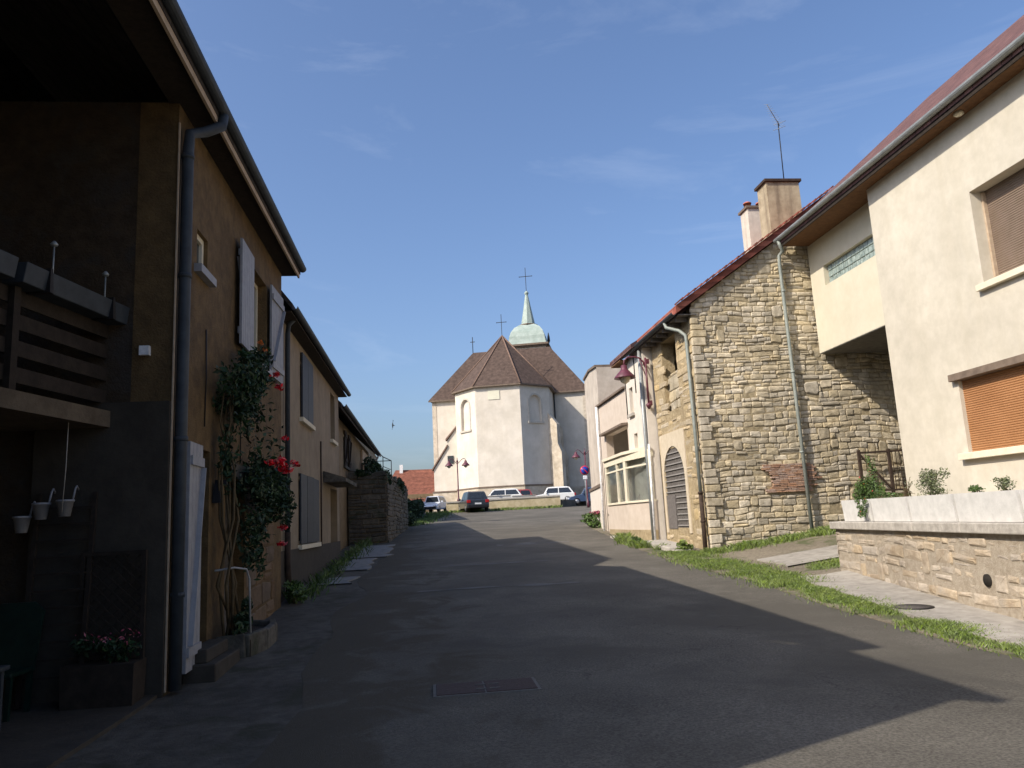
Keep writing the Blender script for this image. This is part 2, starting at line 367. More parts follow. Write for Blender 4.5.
def wall(mb, o, u, n, us, zs, holes, thick, top=None):
    """wall slab with rectangular holes. o origin, u along, n outward, holes = (u0,u1,z0,z1)"""
    o, u, n = Vector(o), Vector(u), Vector(n)
    U = sorted(set(list(us) + [h[0] for h in holes] + [h[1] for h in holes]))
    Z = sorted(set(list(zs) + [h[2] for h in holes] + [h[3] for h in holes]))
    def full(i, j):
        if i < 0 or j < 0 or i >= len(U) - 1 or j >= len(Z) - 1: return False
        a, b = (U[i] + U[i + 1]) / 2, (Z[j] + Z[j + 1]) / 2
        return not any(h[0] < a < h[1] and h[2] < b < h[3] for h in holes)
    P = lambda a, b, k: o + u * a + Vector((0, 0, b)) - n * (thick * k)
    for i in range(len(U) - 1):
        for j in range(len(Z) - 1):
            if not full(i, j): continue
            a0, a1, b0, b1 = U[i], U[i + 1], Z[j], Z[j + 1]
            mb.add([P(a0, b0, 0), P(a1, b0, 0), P(a1, b1, 0), P(a0, b1, 0)], [(0, 1, 2, 3)])
            mb.add([P(a0, b0, 1), P(a1, b0, 1), P(a1, b1, 1), P(a0, b1, 1)], [(3, 2, 1, 0)])
            for ok, e in ((full(i - 1, j), ((a0, b0), (a0, b1))), (full(i + 1, j), ((a1, b1), (a1, b0))), (full(i, j - 1), ((a1, b0), (a0, b0))), (full(i, j + 1), ((a0, b1), (a1, b1)))):
                if not ok:
                    (p, q), (r, t) = e
                    mb.add([P(p, q, 0), P(r, t, 0), P(r, t, 1), P(p, q, 1)], [(0, 1, 2, 3)])

def rubble(mb, o, u, n, w, h0, topf, seed=1, rowh=(.09, .2), stw=(.16, .5), gap=.014, proud=(.0, .035), botf=None, big=.12, skip=None, tall=0):
    """coursed rubble: every stone is its own irregular pillow"""
    r = random.Random(seed); o, u, n = Vector(o), Vector(u), Vector(n)
    z = h0; zmax = max(topf(i * w / 20) for i in range(21))
    talls = []
    for _ in range(int(w * (zmax - h0) * tall)):
        a = r.uniform(0, max(.1, w - .4)); zz = r.uniform(h0, zmax - .3); ww = r.uniform(.2, .42); hh = r.uniform(.2, .34)
        if zz + hh > topf(a) - .05 or zz + hh > topf(a + ww) - .05: continue
        if (botf and zz < botf(a)) or (skip and (skip(a, zz) or skip(a + ww, zz) or skip(a, zz + hh) or skip(a + ww, zz + hh) or skip(a + ww / 2, zz + hh / 2))): continue
        if any(a < t[1] + .05 and t[0] < a + ww + .05 and zz < t[3] + .03 and t[2] < zz + hh + .03 for t in talls): continue
        talls.append((a, a + ww, zz, zz + hh))
    pend = list(talls)
    P = lambda a, b, d: o + u * a + Vector((0, 0, b)) + n * d
    def wob(a, b): return .05 * noise.noise((a * 2.1 + seed * 9, b * 2.6, 0)) + .09 * noise.noise((a * .6, b * .7 + seed, 3))
    while z < zmax:
        rh = r.uniform(*rowh)
        x = -r.uniform(0, .15)
        while x < w:
            sw = r.uniform(*stw) * (.75 + rh / (rowh[1])) ; 
            if r.random() < big: sw *= 1.35
            x0, x1 = max(x, 0), min(x + sw, w); x += sw
            if x1 - x0 < .05: continue
            parts = [(z, z + rh)] if r.random() > .12 or rh < .16 else [(z, z + rh * .48), (z + rh * .48, z + rh)]
            parts = [(x0, x1, q0, q1) for q0, q1 in parts]
            if talls:
                new = []
                for (a0, a1, q0, q1) in parts:
                    segs = [(a0, a1)]
                    for t in talls:
                        if t[2] < q1 - .02 and t[3] > q0 + .02:
                            ns = []
                            for (u0, u1) in segs:
                                if t[0] >= u1 or t[1] <= u0: ns.append((u0, u1)); continue
                                if t[0] - u0 > .05: ns.append((u0, t[0]))
                                if u1 - t[1] > .05: ns.append((t[1], u1))
                            segs = ns
                    new += [(u0, u1, q0, q1) for u0, u1 in segs]
                parts = new
            if pend: parts += pend; pend = []
            for x0, x1, za, zb in parts:
                xm = (x0 + x1) / 2; t = topf(xm)
                if za > t - .03: continue
                if botf and zb < botf(xm): continue
                if skip and skip(xm, (za + zb) / 2): continue
                zb2 = min(zb, t)
                g = gap * r.uniform(.5, 1.6); d = r.uniform(*proud); e = min(.02, (zb2 - za) * .2)
                def j(k=.010): return r.uniform(-k, k)
                cs = [(x0 + g, za + g), (x1 - g, za + g), (x1 - g, zb2 - g), (x0 + g, zb2 - g)]
                c8 = []
                for q in range(4):   # eight-point outline with cut corners
                    ax, az = cs[q]; bx, bz = cs[(q + 1) % 4]; px_, pz_ = cs[q - 1]
                    kk = r.uniform(.05, .2) * (zb2 - za)
                    def to(a, b, L):
                        dx, dz = b[0] - a[0], b[1] - a[1]; l = math.hypot(dx, dz) + 1e-6; L = min(L, l * .4)
                        return (a[0] + dx / l * L, a[1] + dz / l * L)
                    c8.append(to((ax, az), (px_, pz_), kk)); c8.append(to((ax, az), (bx, bz), kk))
                c8 = [(a + j(), b + j() + wob(a, b)) for a, b in c8]
                cx = sum(a for a, b in c8) / 8; cz = sum(b for a, b in c8) / 8
                back = [P(a, b, -.05) for a, b in c8]
                mid = [P(a, b, d - .012) for a, b in c8]
                inn = [P(cx + (a - cx) * (1 - 2 * e / max(.05, x1 - x0)), cz + (b - cz) * (1 - 2.2 * e / max(.04, zb2 - za)), d + j(.006)) for a, b in c8]
                V = back + mid + inn + [P(cx, cz, d + r.uniform(0, .012))]
                F = [(i, (i + 1) % 8, 8 + (i + 1) % 8, 8 + i) for i in range(8)] + [(8 + i, 8 + (i + 1) % 8, 16 + (i + 1) % 8, 16 + i) for i in range(8)] + [(16 + i, 16 + (i + 1) % 8, 24) for i in range(8)]
                mb.add(V, F)
        z += rh

def roof2(mb, x0, z0, xr, zr, x1, z1, y0, y1, t=.14):
    mb.prism([(x0, y0, z0), (xr, y0, zr), (x1, y0, z1), (x1, y0, z1 - t), (xr, y0, zr - t), (x0, y0, z0 - t)], (0, y1 - y0, 0))

def gutter(mb, x, y0, y1, z, r=.075, side=1):
    """half-round gutter along Y with real thickness"""
    n = 8; pr = [(math.cos(math.pi + math.pi * k / n) * r, math.sin(math.pi + math.pi * k / n) * r) for k in range(n + 1)]
    pi = [(a * .86, b * .86) for a, b in pr][::-1]
    mb.prism([(x + a, y0, z + b) for a, b in pr + pi], (0, y1 - y0, 0))

def leaves(mb, pts, size, r, up=.3):
    for p in pts:
        p = Vector(p); s = size * r.uniform(.6, 1.3)
        n = Vector((r.gauss(0, 1), r.gauss(0, 1), r.gauss(0, 1) + up)).normalized()
        a = n.orthogonal().normalized(); a.rotate(Matrix.Rotation(r.uniform(0, 6.28), 3, n)); b = n.cross(a)
        mb.add([p - a * s, p - b * s * .45 + n * s * .12, p + a * s, p + b * s * .45 + n * s * .12], [(0, 1, 2, 3)])
def blob_pts(c, rad, n, r, hollow=.35, lumps=7):
    """points in clumps inside an uneven ellipsoid"""
    c = Vector(c); cl = []
    for _ in range(lumps):
        d = Vector((r.gauss(0, 1), r.gauss(0, 1), r.gauss(0, 1))).normalized() * r.uniform(.25, .8)
        cl.append((Vector((d.x * rad[0], d.y * rad[1], d.z * rad[2])), r.uniform(.25, .5)))
    out = []
    for _ in range(n):
        k, s = r.choice(cl)
        d = Vector((r.gauss(0, 1), r.gauss(0, 1), r.gauss(0, 1))).normalized() * (r.random() ** .4) * s
        out.append(c + k + Vector((d.x * rad[0], d.y * rad[1], d.z * rad[2])))
    return out

# ------------------------------------------------------------------ terrain
GY = [(-60, -.4), (-20, -.1), (0, 0), (8, .05), (13, .25), (19.8, .51), (40, 1.4), (65, 2.5), (90, 3.1), (300, 4.2), (1500, 4.5)]
def gz(y):
    for (a, za), (b, zb) in zip(GY, GY[1:]):
        if y <= b: return za + (zb - za) * (y - a) / (b - a)
    return GY[-1][1]
def lat(x, y):
    w = 1 if y < 30 else max(0, 1 - (y - 30) / 5)
    return .11 * min(max(x - 7.15, 0), 6) * w
def H(x, y): return gz(y) + lat(x, y)
YS = sorted(set([-60, -20, 0, 8, 13, 19.8, 40, 65, 90, 300] + [i * .5 for i in range(-8, 200)] + [100, 120, 150, 200]))
XS = [-400, -200, -100, -60, -30, -15, -8, -4, -1.3, 1.5, 4, 5.9, 6.5, 7.15, 9, 11, 13.15, 16, 25, 40, 60, 100, 200, 400]
g = MB(); ys = YS + [1500]
idx = {}
for j, y in enumerate(ys):
    for i, x in enumerate(XS):
        idx[i, j] = len(g.v); g.v.append((x, y, H(x, y) - .06))
for j in range(len(ys) - 1):
    for i in range(len(XS) - 1):
        g.f.append((idx[i, j], idx[i + 1, j], idx[i + 1, j + 1], idx[i, j + 1])); g.sm.append(True)
tag(g.build('ground', M['earth']), kind='structure')

def strip(name, mt, y0, y1, xl, xr, dz, cols=10, jag=0.0, seed=0, parent=None, hump=None):
    """sheet between the lines xl(y) and xr(y), following the ground, with a turned-down edge"""
    rr = random.Random(seed)
    yy = [y for y in YS if y0 < y < y1]; yy = [y0] + yy + [y1]
    mb = MB(); rows = []
    for y in yy:
        a, b = xl(y), xr(y)
        a += jag * noise.noise((y * 1.9, seed, 0)); b += jag * noise.noise((y * 1.7, seed + 5, 0))
        xs = [a + (b - a) * k / cols for k in range(cols + 1)]
        row = [(a, y, H(a, y) - .05)] + [(x, y, H(x, y) + dz + (hump(x, y) if hump else 0)) for x in xs] + [(b, y, H(b, y) - .05)]
        rows.append(row)
    n = cols + 3
    for r_ in rows: mb.v += r_
    for j in range(len(rows) - 1):
        for i in range(n - 1):
            mb.f.append((j * n + i, j * n + i + 1, (j + 1) * n + i + 1, (j + 1) * n + i)); mb.sm.append(False)
    return mb.build(name, mt, parent)

def lerp(pts):
    def f(y):
        if y <= pts[0][0]: return pts[0][1]
        for (a, u), (b, v) in zip(pts, pts[1:]):
            if y <= b: return u + (v - u) * (y - a) / (b - a)
        return pts[-1][1]
    return f
road_r = lerp([(-20, 5.6), (7, 5.72), (11, 5.7), (14, 5.95), (18, 5.8), (23, 6.05), (28, 6.5), (34, 7.0), (37, 7.6), (39, 10), (42, 16), (48, 20), (66, 20), (70, 20)])
road_l = lerp([(-20, -1.5), (11, -1.35), (17, -1.55), (30, -1.5), (42, -1.0), (60, .8), (66, 1.2)])
tag(strip('road', M['asphalt'], -20, 65.6, lambda y: road_l(y) + .5 * noise.noise((y * .35, 9, 0)) + .12 * noise.noise((y * .9, 4, 0)), road_r, -.004, cols=24, jag=.03), kind='structure')
tag(strip('parking_ground', M['asphalt'], 65.9, 100, lambda y: -12, lambda y: 40, -.008, cols=24), kind='structure')
tag(strip('shoulder', M['shoulder'], -6, 46, lambda y: -3.1, lambda y: road_l(y) + 1.0, -.007, cols=8, jag=.1, seed=3), kind='structure')
tag(strip('verge', M['verge'], -6, 34, lambda y: road_r(y) - .08, lambda y: 13.0, .012, cols=14, jag=.15, seed=4), kind='structure')
# concrete pavement along the planter wall and pads by the barn
wx = lambda y: 6.89 + .128 * (y - 8.76)
tag(strip('pavement', M['concrete'], -4, 14.0, lambda y: max(5.95, wx(y) - .95) if y < 12.6 else wx(y) - 1.05 + (y - 12.6) * .12, lambda y: wx(y) + .1, .05, cols=6, jag=.06, seed=6), kind='structure')
tag(strip('concrete_pad', M['concrete'], 15.6, 17.2, lambda y: 7.3, lambda y: 9.4, .045, cols=6, jag=.15, seed=8), kind='structure')
# repaired strips across the road
def repair(name, mt, x0, x1, y, w, dz, seed):
    mb = MB(); n = 40
    for k in range(n + 1):
        x = x0 + (x1 - x0) * k / n; c = y + .12 * noise.noise((x * .6, seed, 0)); ww = w * max(.05, .6 + 1.5 * noise.noise((x * 1.7, seed, 1)))
        if k in (0, n): ww *= .15
        for s in (-.5, .5):
            yy = c + s * ww; mb.v.append((x, yy, H(x, yy) + dz))
    for k in range(n): mb.f.append((2 * k, 2 * k + 2, 2 * k + 3, 2 * k + 1)); mb.sm.append(False)
    tag(mb.build(name, mt), kind='structure')
repair('road_patch', M['patch'], -.3, 2.9, 15.5, .30, .003, 1)
repair('road_patch', M['patch'], .2, 3.3, 20.4, .35, .003, 2)
repair('road_patch', M['patch'], 2.2, 4.7, 26.6, .9, .003, 3)
repair('road_patch', M['patch_dark'], 1.6, 4.2, 46.0, .6, .003, 4)
# small pale slabs at the foot of the second house
for i, (a, b, c, d) in enumerate([(-2.5, -1.75, 17.6, 19.0), (-2.6, -1.65, 20.6, 24.0), (-2.6, -1.35, 24.3, 29.5)]):
    tag(strip('pavement_slab', M['slab'], c, d, lambda y, a=a: a, lambda y, b=b: b, .02, cols=4, jag=.5, seed=20 + i), kind='structure')
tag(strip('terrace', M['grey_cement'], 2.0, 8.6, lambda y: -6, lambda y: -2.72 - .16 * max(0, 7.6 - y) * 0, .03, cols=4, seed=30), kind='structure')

# ================================================================== LEFT SIDE
# ---- L1: brown roughcast house with recessed balcony bay
L1 = thing('house', (-2.67, 8.66, 0), 'brown roughcast house with a dark recessed balcony bay, nearest on the left', 'house')
mb = MB()
wall(mb, (-2.67, 8.66, 0), (0, 1, 0), (1, 0, 0), (-.24, 5.9), (-.3, 6.45), [(3.2, 4.55, 4.3, 5.78), (.52, .97, 4.78, 5.25), (.06, 1.22, .12, 2.62), (2.0, 3.1, .2, 2.35)], .42)
mb.build('wall', M['brown_render'], L1)
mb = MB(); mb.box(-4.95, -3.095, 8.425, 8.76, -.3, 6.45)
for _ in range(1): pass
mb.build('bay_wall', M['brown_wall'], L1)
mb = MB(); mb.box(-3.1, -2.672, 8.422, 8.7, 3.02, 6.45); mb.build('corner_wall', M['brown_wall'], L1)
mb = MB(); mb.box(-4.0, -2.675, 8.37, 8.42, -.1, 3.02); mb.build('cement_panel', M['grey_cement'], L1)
mb = MB(); mb.box(-4.99, -4.9, 3.2, 8.425, -.3, 6.45); mb.build('side_wall', M['l3_render'], L1)
mb = MB(); mb.box(-9.0, -2.66, 2.7, 3.1, -.3, 6.4); mb.box(-9.2, -9.0, 2.7, 14.5, -.3, 6.4); mb.prism([(-9, 14.2, -.3), (-3.1, 14.2, -.3), (-3.1, 14.2, 6.4), (-5.9, 14.2, 8.2), (-9, 14.2, 6.4)], (0, .34, 0))
mb.box(-9.0, -4.99, 3.1, 14.2, 6.0, 6.1); mb.prism([(-9.3, 4.77, 6.45), (-2.5, 4.77, 6.45), (-5.9, 4.77, 8.75)], (0, .1, 0)); mb.prism([(-9, 2.7, 6.4), (-2.75, 2.7, 6.38), (-5.9, 2.7, 8.3)], (0, .4, 0))
mb.build('rear_wall', M['brown_render'], L1)
mb = MB(); roof2(mb, -2.34, 6.60, -5.9, 8.9, -9.6, 6.62, 4.75, 14.72, .12); roof2(mb, -2.52, 6.5, -5.9, 8.5, -9.6, 6.5, 2.45, 4.745, .12); mb.build('roof', M['dark_tile'], L1)
mb = MB(); mb.box(-2.78, -2.385, 4.8, 14.66, 6.44, 6.48); mb.build('soffit', M['wood_dark'], L1)
mb = MB(); mb.box(-2.382, -2.35, 4.78, 14.68, 6.40, 6.575); mb.build('fascia', M['wood_pale'], L1)
mb = MB(); gutter(mb, -2.30, 4.75, 14.72, 6.60, .075); mb.build('gutter', M['zinc_dark'], L1)
mb = MB(); mb.tube([(-2.30, 8.85, 6.53), (-2.31, 8.82, 6.38), (-2.45, 8.66, 6.22), (-2.58, 8.52, 6.12), (-2.59, 8.50, 5.9), (-2.59, 8.49, 3), (-2.59, 8.48, .1)], .062, 12)
for z in (1.0, 2.6, 4.4, 5.8): mb.tube([(-2.59, 8.495, z), (-2.59, 8.495, z + .05)], .072, 12)
mb.build('downpipe', M['zinc_dark'], L1)
mb = MB(); mb.box(-2.669, -2.655, 8.40, 8.43, .1, 6.2); mb.build('corner_strip', M['wood_pale'], L1)
def quoins(name, mt, x, y0, y1, z0, z1, parent, n=(1, 0, 0)):
    q = MB(); rubble(q, (x, y0, 0), (0, 1, 0), n, y1 - y0, z0, lambda s: z1, seed=int(y0 * 10), rowh=(.26, .38), stw=(.35, .7), gap=.01, proud=(.0, .012)); return q.build(name, mt, parent)
quoins('door_surround', mat('brown_quoin', (.11, .07, .036), scale=7, bump=.5, color2=(.17, .11, .065), island=.15), -2.665, 11.85, 13.9, .15, 2.45, L1)
# main window with two folded shutters
def window(parent, x, y0, y1, z0, z1, n=1, depth=.2, frame=M['cream_trim'], bars=1, sill=None, glass=M['glass'], name='window'):
    """window lying in a plane x=const; n = outward sign"""
    w = MB(); xi = x - n * depth; f = .07
    for a, b, c, d in ((y0, y1, z0, z0 + f), (y0, y1, z1 - f, z1), (y0, y0 + f, z0 + f, z1 - f), (y1 - f, y1, z0 + f, z1 - f)):
        w.box(min(xi, xi + n * .05), max(xi, xi + n * .05), a, b, c, d)
    for k in range(bars):
        yc = y0 + (y1 - y0) * (k + 1) / (bars + 1); w.box(min(xi, xi + n * .045), max(xi, xi + n * .045), yc - .03, yc + .03, z0 + f, z1 - f)
    zc = (z0 + z1) / 2 + .2
    o = w.build(name, frame, parent)
    p = MB(); p.box(min(xi, xi + n * .012), max(xi, xi + n * .012), y0 + .05, y1 - .05, z0 + .05, z1 - .05); p.build('pane', glass, o)
    if sill:
        q = MB(); q.box(min(x - n * depth, x + n * .09), max(x - n * depth, x + n * .09), y0 - .1, y1 + .1, z0 - .1, z0 - .003); q.build('sill', sill, o)
    return o
window(L1, -2.67, 11.86, 13.21, 4.3, 5.78, sill=M['shutter_white'])
window(L1, -2.67, 9.18, 9.63, 4.78, 5.25, depth=.1, bars=0, sill=M['shutter_white'], name='small_window')
def shutter(parent, x0, y0, x1, y1, z0, z1, mt, t=.035, brace=True, name='shutter'):
    """plank shutter standing between two plan points"""
    a, b = Vector((x0, y0, 0)), Vector((x1, y1, 0)); d = (b - a); L = d.length; d.normalize(); n = Vector((d.y, -d.x, 0))
    m_ = MB(); k = max(2, round(L / .12))
    for i in range(k):
        p = a + d * (L * (i + .5) / k); m_.obox(p + Vector((0, 0, (z0 + z1) / 2)), d * (L / k / 2 - .004), n * t / 2, Vector((0, 0, (z1 - z0) / 2)))
    if brace:
        for z in (z0 + .2, z1 - .2): m_.obox((a + b) / 2 + n * (t * .9) + Vector((0, 0, z)), d * (L / 2 - .02), n * .012, Vector((0, 0, .05)))
        p0 = a + d * .06 + n * (t * .9) + Vector((0, 0, z0 + .26)); p1 = b - d * .06 + n * (t * .9) + Vector((0, 0, z1 - .26)); m_.bar(p0, p1, .02, .08, up=tuple(n))
    return m_.build(name, mt, parent)
shutter(L1, -2.60, 11.86, -2.58, 11.0, 4.26, 5.82, M['shutter_white'])
shutter(L1, -2.60, 13.22, -2.57, 14.12, 4.22, 5.82, M['shutter_white'])
# ground floor: white door shutters folded back at the near side
shutter(L1, -2.56, 8.66, -2.57, 9.18, .22, 2.62, M['shutter_white'], name='door_shutter')
shutter(L1, -2.62, 8.64, -2.63, 9.14, .22, 2.60, M['shutter_white'], name='door_shutter')
d = MB(); d.box(-2.93, -2.88, 8.85, 9.87, .12, 2.61); d.build('door', M['wood_dark'], L1)
d = MB(); d.box(-2.93, -2.88, 10.67, 11.75, .2, 2.34); d.build('door', M['wood_grey'], L1)
d = MB(); d.box(-2.668, -2.63, 10.45, 11.95, 2.36, 2.56); d.build('lintel', M['stone_dark'], L1)
d = MB(); d.box(-2.66, -2.56, 9.98, 10.12, 2.0, 2.24, .02); d.box(-2.64, -2.50, 10.02, 10.08, 2.22, 2.28); d.build('wall_lamp', M['black'], L1)
# electric box, small wires on the facade
for y, z0, z1 in ((9.6, 2.9, 4.1), (11.4, 2.6, 4.2)):
    d = MB(); d.tube([(-2.66, y, z0), (-2.655, y + .02, (z0 + z1) / 2), (-2.66, y, z1)], .008, 6); d.build('wall_cable', M['black'], L1)
# balcony (part of the house)
bal = MB(); bal.box(-4.9, -3.26, 3.2, 8.63, 2.76, 2.93); bal.build('balcony_deck', mat('balcony_concrete', (.10, .075, .05), scale=6, bump=.5, color2=(.16, .125, .085), big=.3), L1)
rl = MB()
for y in (3.4, 5.2, 7.0, 8.5): rl.box(-3.34, -3.28, y - .04, y + .04, 2.93, 3.86)
for z in (3.02, 3.26, 3.5, 3.72): rl.box(-3.37, -3.343, 3.2, 8.6, z, z + .14)
rl.build('balcony_railing', M['wood_dark'], L1)
d = MB(); d.box(-3.0, -2.9, 8.36, 8.425, 3.52, 3.62); d.build('wall_socket', M['white'], L1)
# window boxes on the railing
for i, (y0, y1) in enumerate(((6.9, 8.45), (5.2, 6.8), (3.5, 5.1))):
    lab = ['empty dark window box on the balcony railing, nearest the corner wall', 'empty dark window box on the balcony railing, at the left edge of the photo', 'empty dark window box on the balcony railing, nearest end beyond the photo edge'][i]
    wb = thing('window_box', (-3.3, (y0 + y1) / 2, 3.98), lab, 'window box', 'window boxes on the balcony railing')
    b = MB(); b.prism([(-3.36, y0, 3.985), (-3.16, y0, 3.985), (-3.13, y0, 4.17), (-3.39, y0, 4.17)], (0, y1 - y0, 0)); b.build('box', M['zinc_dark'], wb, bevel=.008)
    for y in (y0 + .3, y1 - .3):
        b = MB(); b.box(-3.41, -3.11, y - .025, y + .025, 3.97, 4.2, .01); b.build('bracket', M['iron'], wb)
for i, (y, h) in enumerate(((7.4, .34), (8.2, .3))):
    s = thing('solar_light', (-3.26, y, 4.16), ['thin solar light stuck in the balcony window box, left one', 'thin solar light stuck in the balcony window box, right one by the corner'][i], 'garden light', 'solar lights in the window box')
    b = MB(); b.tube([(-3.26, y, 4.1), (-3.26, y, 4.16 + h)], .008, 6); b.build('stake', M['zinc'], s)
    b = MB(); b.lathe((-3.26, y, 4.16 + h), [(.03, 0), (.035, .02), (.01, .05)], 10); b.build('lamp_head', M['zinc'], s)
c = MB(); c.tube([(-3.38, 7.9, 2.76), (-3.385, 7.9, 2.3), (-3.39, 7.88, 1.9)], .004, 6); c.build('cord', M['cap'], L1)

PIV = Vector((-3.30, 8.4, 0)); BR = -R(11.5)
for o in list(bpy.data.objects):
    base = o.name.split('.')[0]
    if base in ('balcony_deck', 'balcony_railing', 'cord'):
        pv = PIV - L1.location; pv.z = 0
        o.data.transform(Matrix.Translation(pv) @ Matrix.Rotation(BR, 4, 'Z') @ Matrix.Translation(-pv))
    if base in ('window_box', 'solar_light'):
        o.location = Matrix.Rotation(BR, 3, 'Z') @ (o.location - PIV) + PIV - Vector((0, 0, .12)); o.rotation_euler.z = BR

# terrace clutter in the shade
tr = thing('trellis', (-3.6, 8.5, .06), 'tall dark ladder trellis leaning on the wall under the balcony', 'trellis')
for x in (-3.90, -3.36):
    b = MB(); b.bar((x, 8.14, .1), (x, 8.33, 2.1), .04); b.build('upright', M['wood_dark'], tr)
for k in range(11):
    b = MB(); b.bar((-3.9, 8.17 + .013 * k, .35 + k * .16), (-3.36, 8.17 + .013 * k, .35 + k * .16), .02); b.build('rung', M['wood_dark'], tr)
tr = thing('lattice_screen', (-3.1, 8.3, .06), 'dark diamond lattice screen with a planter box at its foot under the balcony', 'lattice screen')
b = MB()
for x in (-3.42, -2.84): b.box(x - .02, x + .02, 8.24, 8.28, .1, 1.5)
b.box(-3.4, -2.86, 8.24, 8.28, 1.46, 1.5); b.box(-3.4, -2.86, 8.24, 8.28, .48, .52)
b.build('frame', M['wood_dark'], tr)
b = MB()
for k in range(-7, 6):
    for s in (1, -1):
        x0, x1, z0, z1 = -3.4, -2.86, .5, 1.47; pts = []
        a = x0 + k * .11 if s == 1 else x1 - k * .11
        t0, t1 = 0, .97
        def xx(t): return a + s * t
        lo = max(0, min((x0 - a) / s, (x1 - a) / s)); hi = min(.97, max((x0 - a) / s, (x1 - a) / s))
        if hi - lo > .05: b.bar((xx(lo), 8.262 + .006 * s, z0 + lo), (xx(hi), 8.262 + .006 * s, z0 + hi), .018, .006, up=(0, 1, 0))
b.build('lattice', M['wood_dark'], tr)
b = MB(); b.box(-3.46, -2.82, 7.98, 8.30, .06, .46, -.01); b.build('planter_box', M['wood_dark'], tr)
fl = thing('potted_plant', (-3.1, 8.12, .46), 'dark red flowering plant growing in the box below the lattice', 'plant')
r_ = random.Random(5); b = MB(); leaves(b, blob_pts((-3.1, 8.12, .6), (.34, .18, .18), 420, r_), .035, r_); b.build('foliage', M['leaf_dark'], fl)
b = MB(); leaves(b, blob_pts((-3.1, 8.08, .66), (.34, .2, .14), 50, r_), .022, r_); b.build('flower', M['pink_flower'], fl)
for i, (x, z) in enumerate(((-3.93, 1.72), (-3.76, 1.84), (-3.54, 1.86))):
    p = thing('hanging_pot', (x, 8.08, z), ['white pot hooked on the ladder trellis, lowest and leftmost', 'white pot hooked on the ladder trellis, middle of the three', 'white pot hooked on the ladder trellis, nearest the lattice screen'][i], 'pot', 'white pots hung on the trellis')
    b = MB(); b.lathe((x, 8.08, z), [(.05, 0), (.075, .14), (.082, .14), (.082, .16), (.066, .16), (.06, .10), (0.001, .10)], 16); b.build('pot', M['shutter_white'], p)
    b = MB(); b.tube([(x + .05, 8.12, z + .15), (x + .055, 8.16, z + .27), (x + .05, 8.2, z + .30), (x + .05, 8.24, z + .26)], .009, 6); b.build('hook', M['shutter_white'], p)
# garden chair and table in the dark corner
ch = thing('garden_chair', (-3.95, 7.9, .04), 'dark green plastic garden chair in the shade below the trellis', 'chair')
b = MB(); b.box(-4.2, -3.74, 7.66, 8.1, .44, .48); b.build('seat', M['green_plastic'], ch, bevel=.01)
b = MB(); b.prism([(-4.2, 8.06, .48), (-3.74, 8.06, .48), (-3.72, 8.16, .98), (-3.82, 8.18, 1.06), (-4.12, 8.18, 1.06), (-4.22, 8.16, .98)], (0, .03, 0)); b.build('backrest', M['green_plastic'], ch)
for x in (-4.17, -3.77):
    for y in (7.7, 8.06):
        b = MB(); b.bar((x * 1.003, y, .04), (x, y, .44), .04); b.build('leg', M['green_plastic'], ch)
tb = thing('garden_table', (-4.0, 7.1, .04), 'low dark garden table at the left edge beside the green chair', 'table')
b = MB(); b.box(-4.5, -3.62, 6.85, 7.4, .56, .60); b.build('tabletop', M['zinc_dark'], tb, bevel=.01)
for x in (-4.45, -3.67):
    for y in (6.9, 7.34):
        b = MB(); b.box(x - .02, x + .02, y - .02, y + .02, .04, .56); b.build('leg', M['zinc_dark'], tb)
pt = thing('watering_can', (-3.85, 7.12, .6), 'small green watering can standing on the dark garden table', 'watering can')
b = MB(); b.lathe((-3.85, 7.12, .6), [(.09, 0), (.10, .03), (.09, .17), (.06, .19)], 14); b.build('body', M['green_plastic'], pt)
b = MB(); b.tube([(-3.78, 7.12, .65), (-3.68, 7.12, .74), (-3.62, 7.12, .8)], [.02, .014, .02], 8); b.build('spout', M['green_plastic'], pt)
b = MB(); b.tube([(-3.86, 7.12, .78), (-3.9, 7.12, .86), (-3.97, 7.12, .82), (-3.95, 7.12, .68)], .01, 8); b.build('handle', M['green_plastic'], pt)
# steps and the rose bed at the house foot
st = thing('door_step', (-2.5, 9.3, .05), 'low grey concrete steps under the white door shutters', 'step')
b = MB(); b.box(-2.66, -2.30, 8.9, 10.0, -.1, .26, .012); b.box(-2.66, -2.42, 9.0, 9.9, .26, .40, .01); b.build('step', M['grey_cement'], st, bevel=.015)
kb = thing('planting_bed', (-2.48, 10.9, .1), 'curved stone kerb of the planting bed at the foot of the rose', 'planting bed')
b = MB()
kp = [(-2.62, 10.1), (-2.28, 10.15), (-2.15, 10.6), (-2.15, 11.2), (-2.25, 11.6), (-2.62, 11.7)]
for (x0, y0), (x1, y1) in zip(kp, kp[1:]): b.bar((x0, y0, .22), (x1, y1, .24), .10, .34)
b.build('kerb', M['stone_dark'], kb, bevel=.02)
b = MB(); b.box(-2.66, -2.22, 10.15, 11.62, .0, .33); b.build('soil', M['soil'], kb)
hr = thing('handrail', (-2.3, 10.4, .2), 'thin pale bent metal handrail beside the rose bed', 'handrail')
b = MB(); b.tube([(-2.62, 10.0, 1.18), (-2.42, 10.15, 1.2), (-2.30, 10.25, 1.17), (-2.27, 10.28, 1.05), (-2.25, 10.3, .2)], .013, 8); b.build('rail', mat('pale_rail', (.34, .33, .31), bump=0), hr)
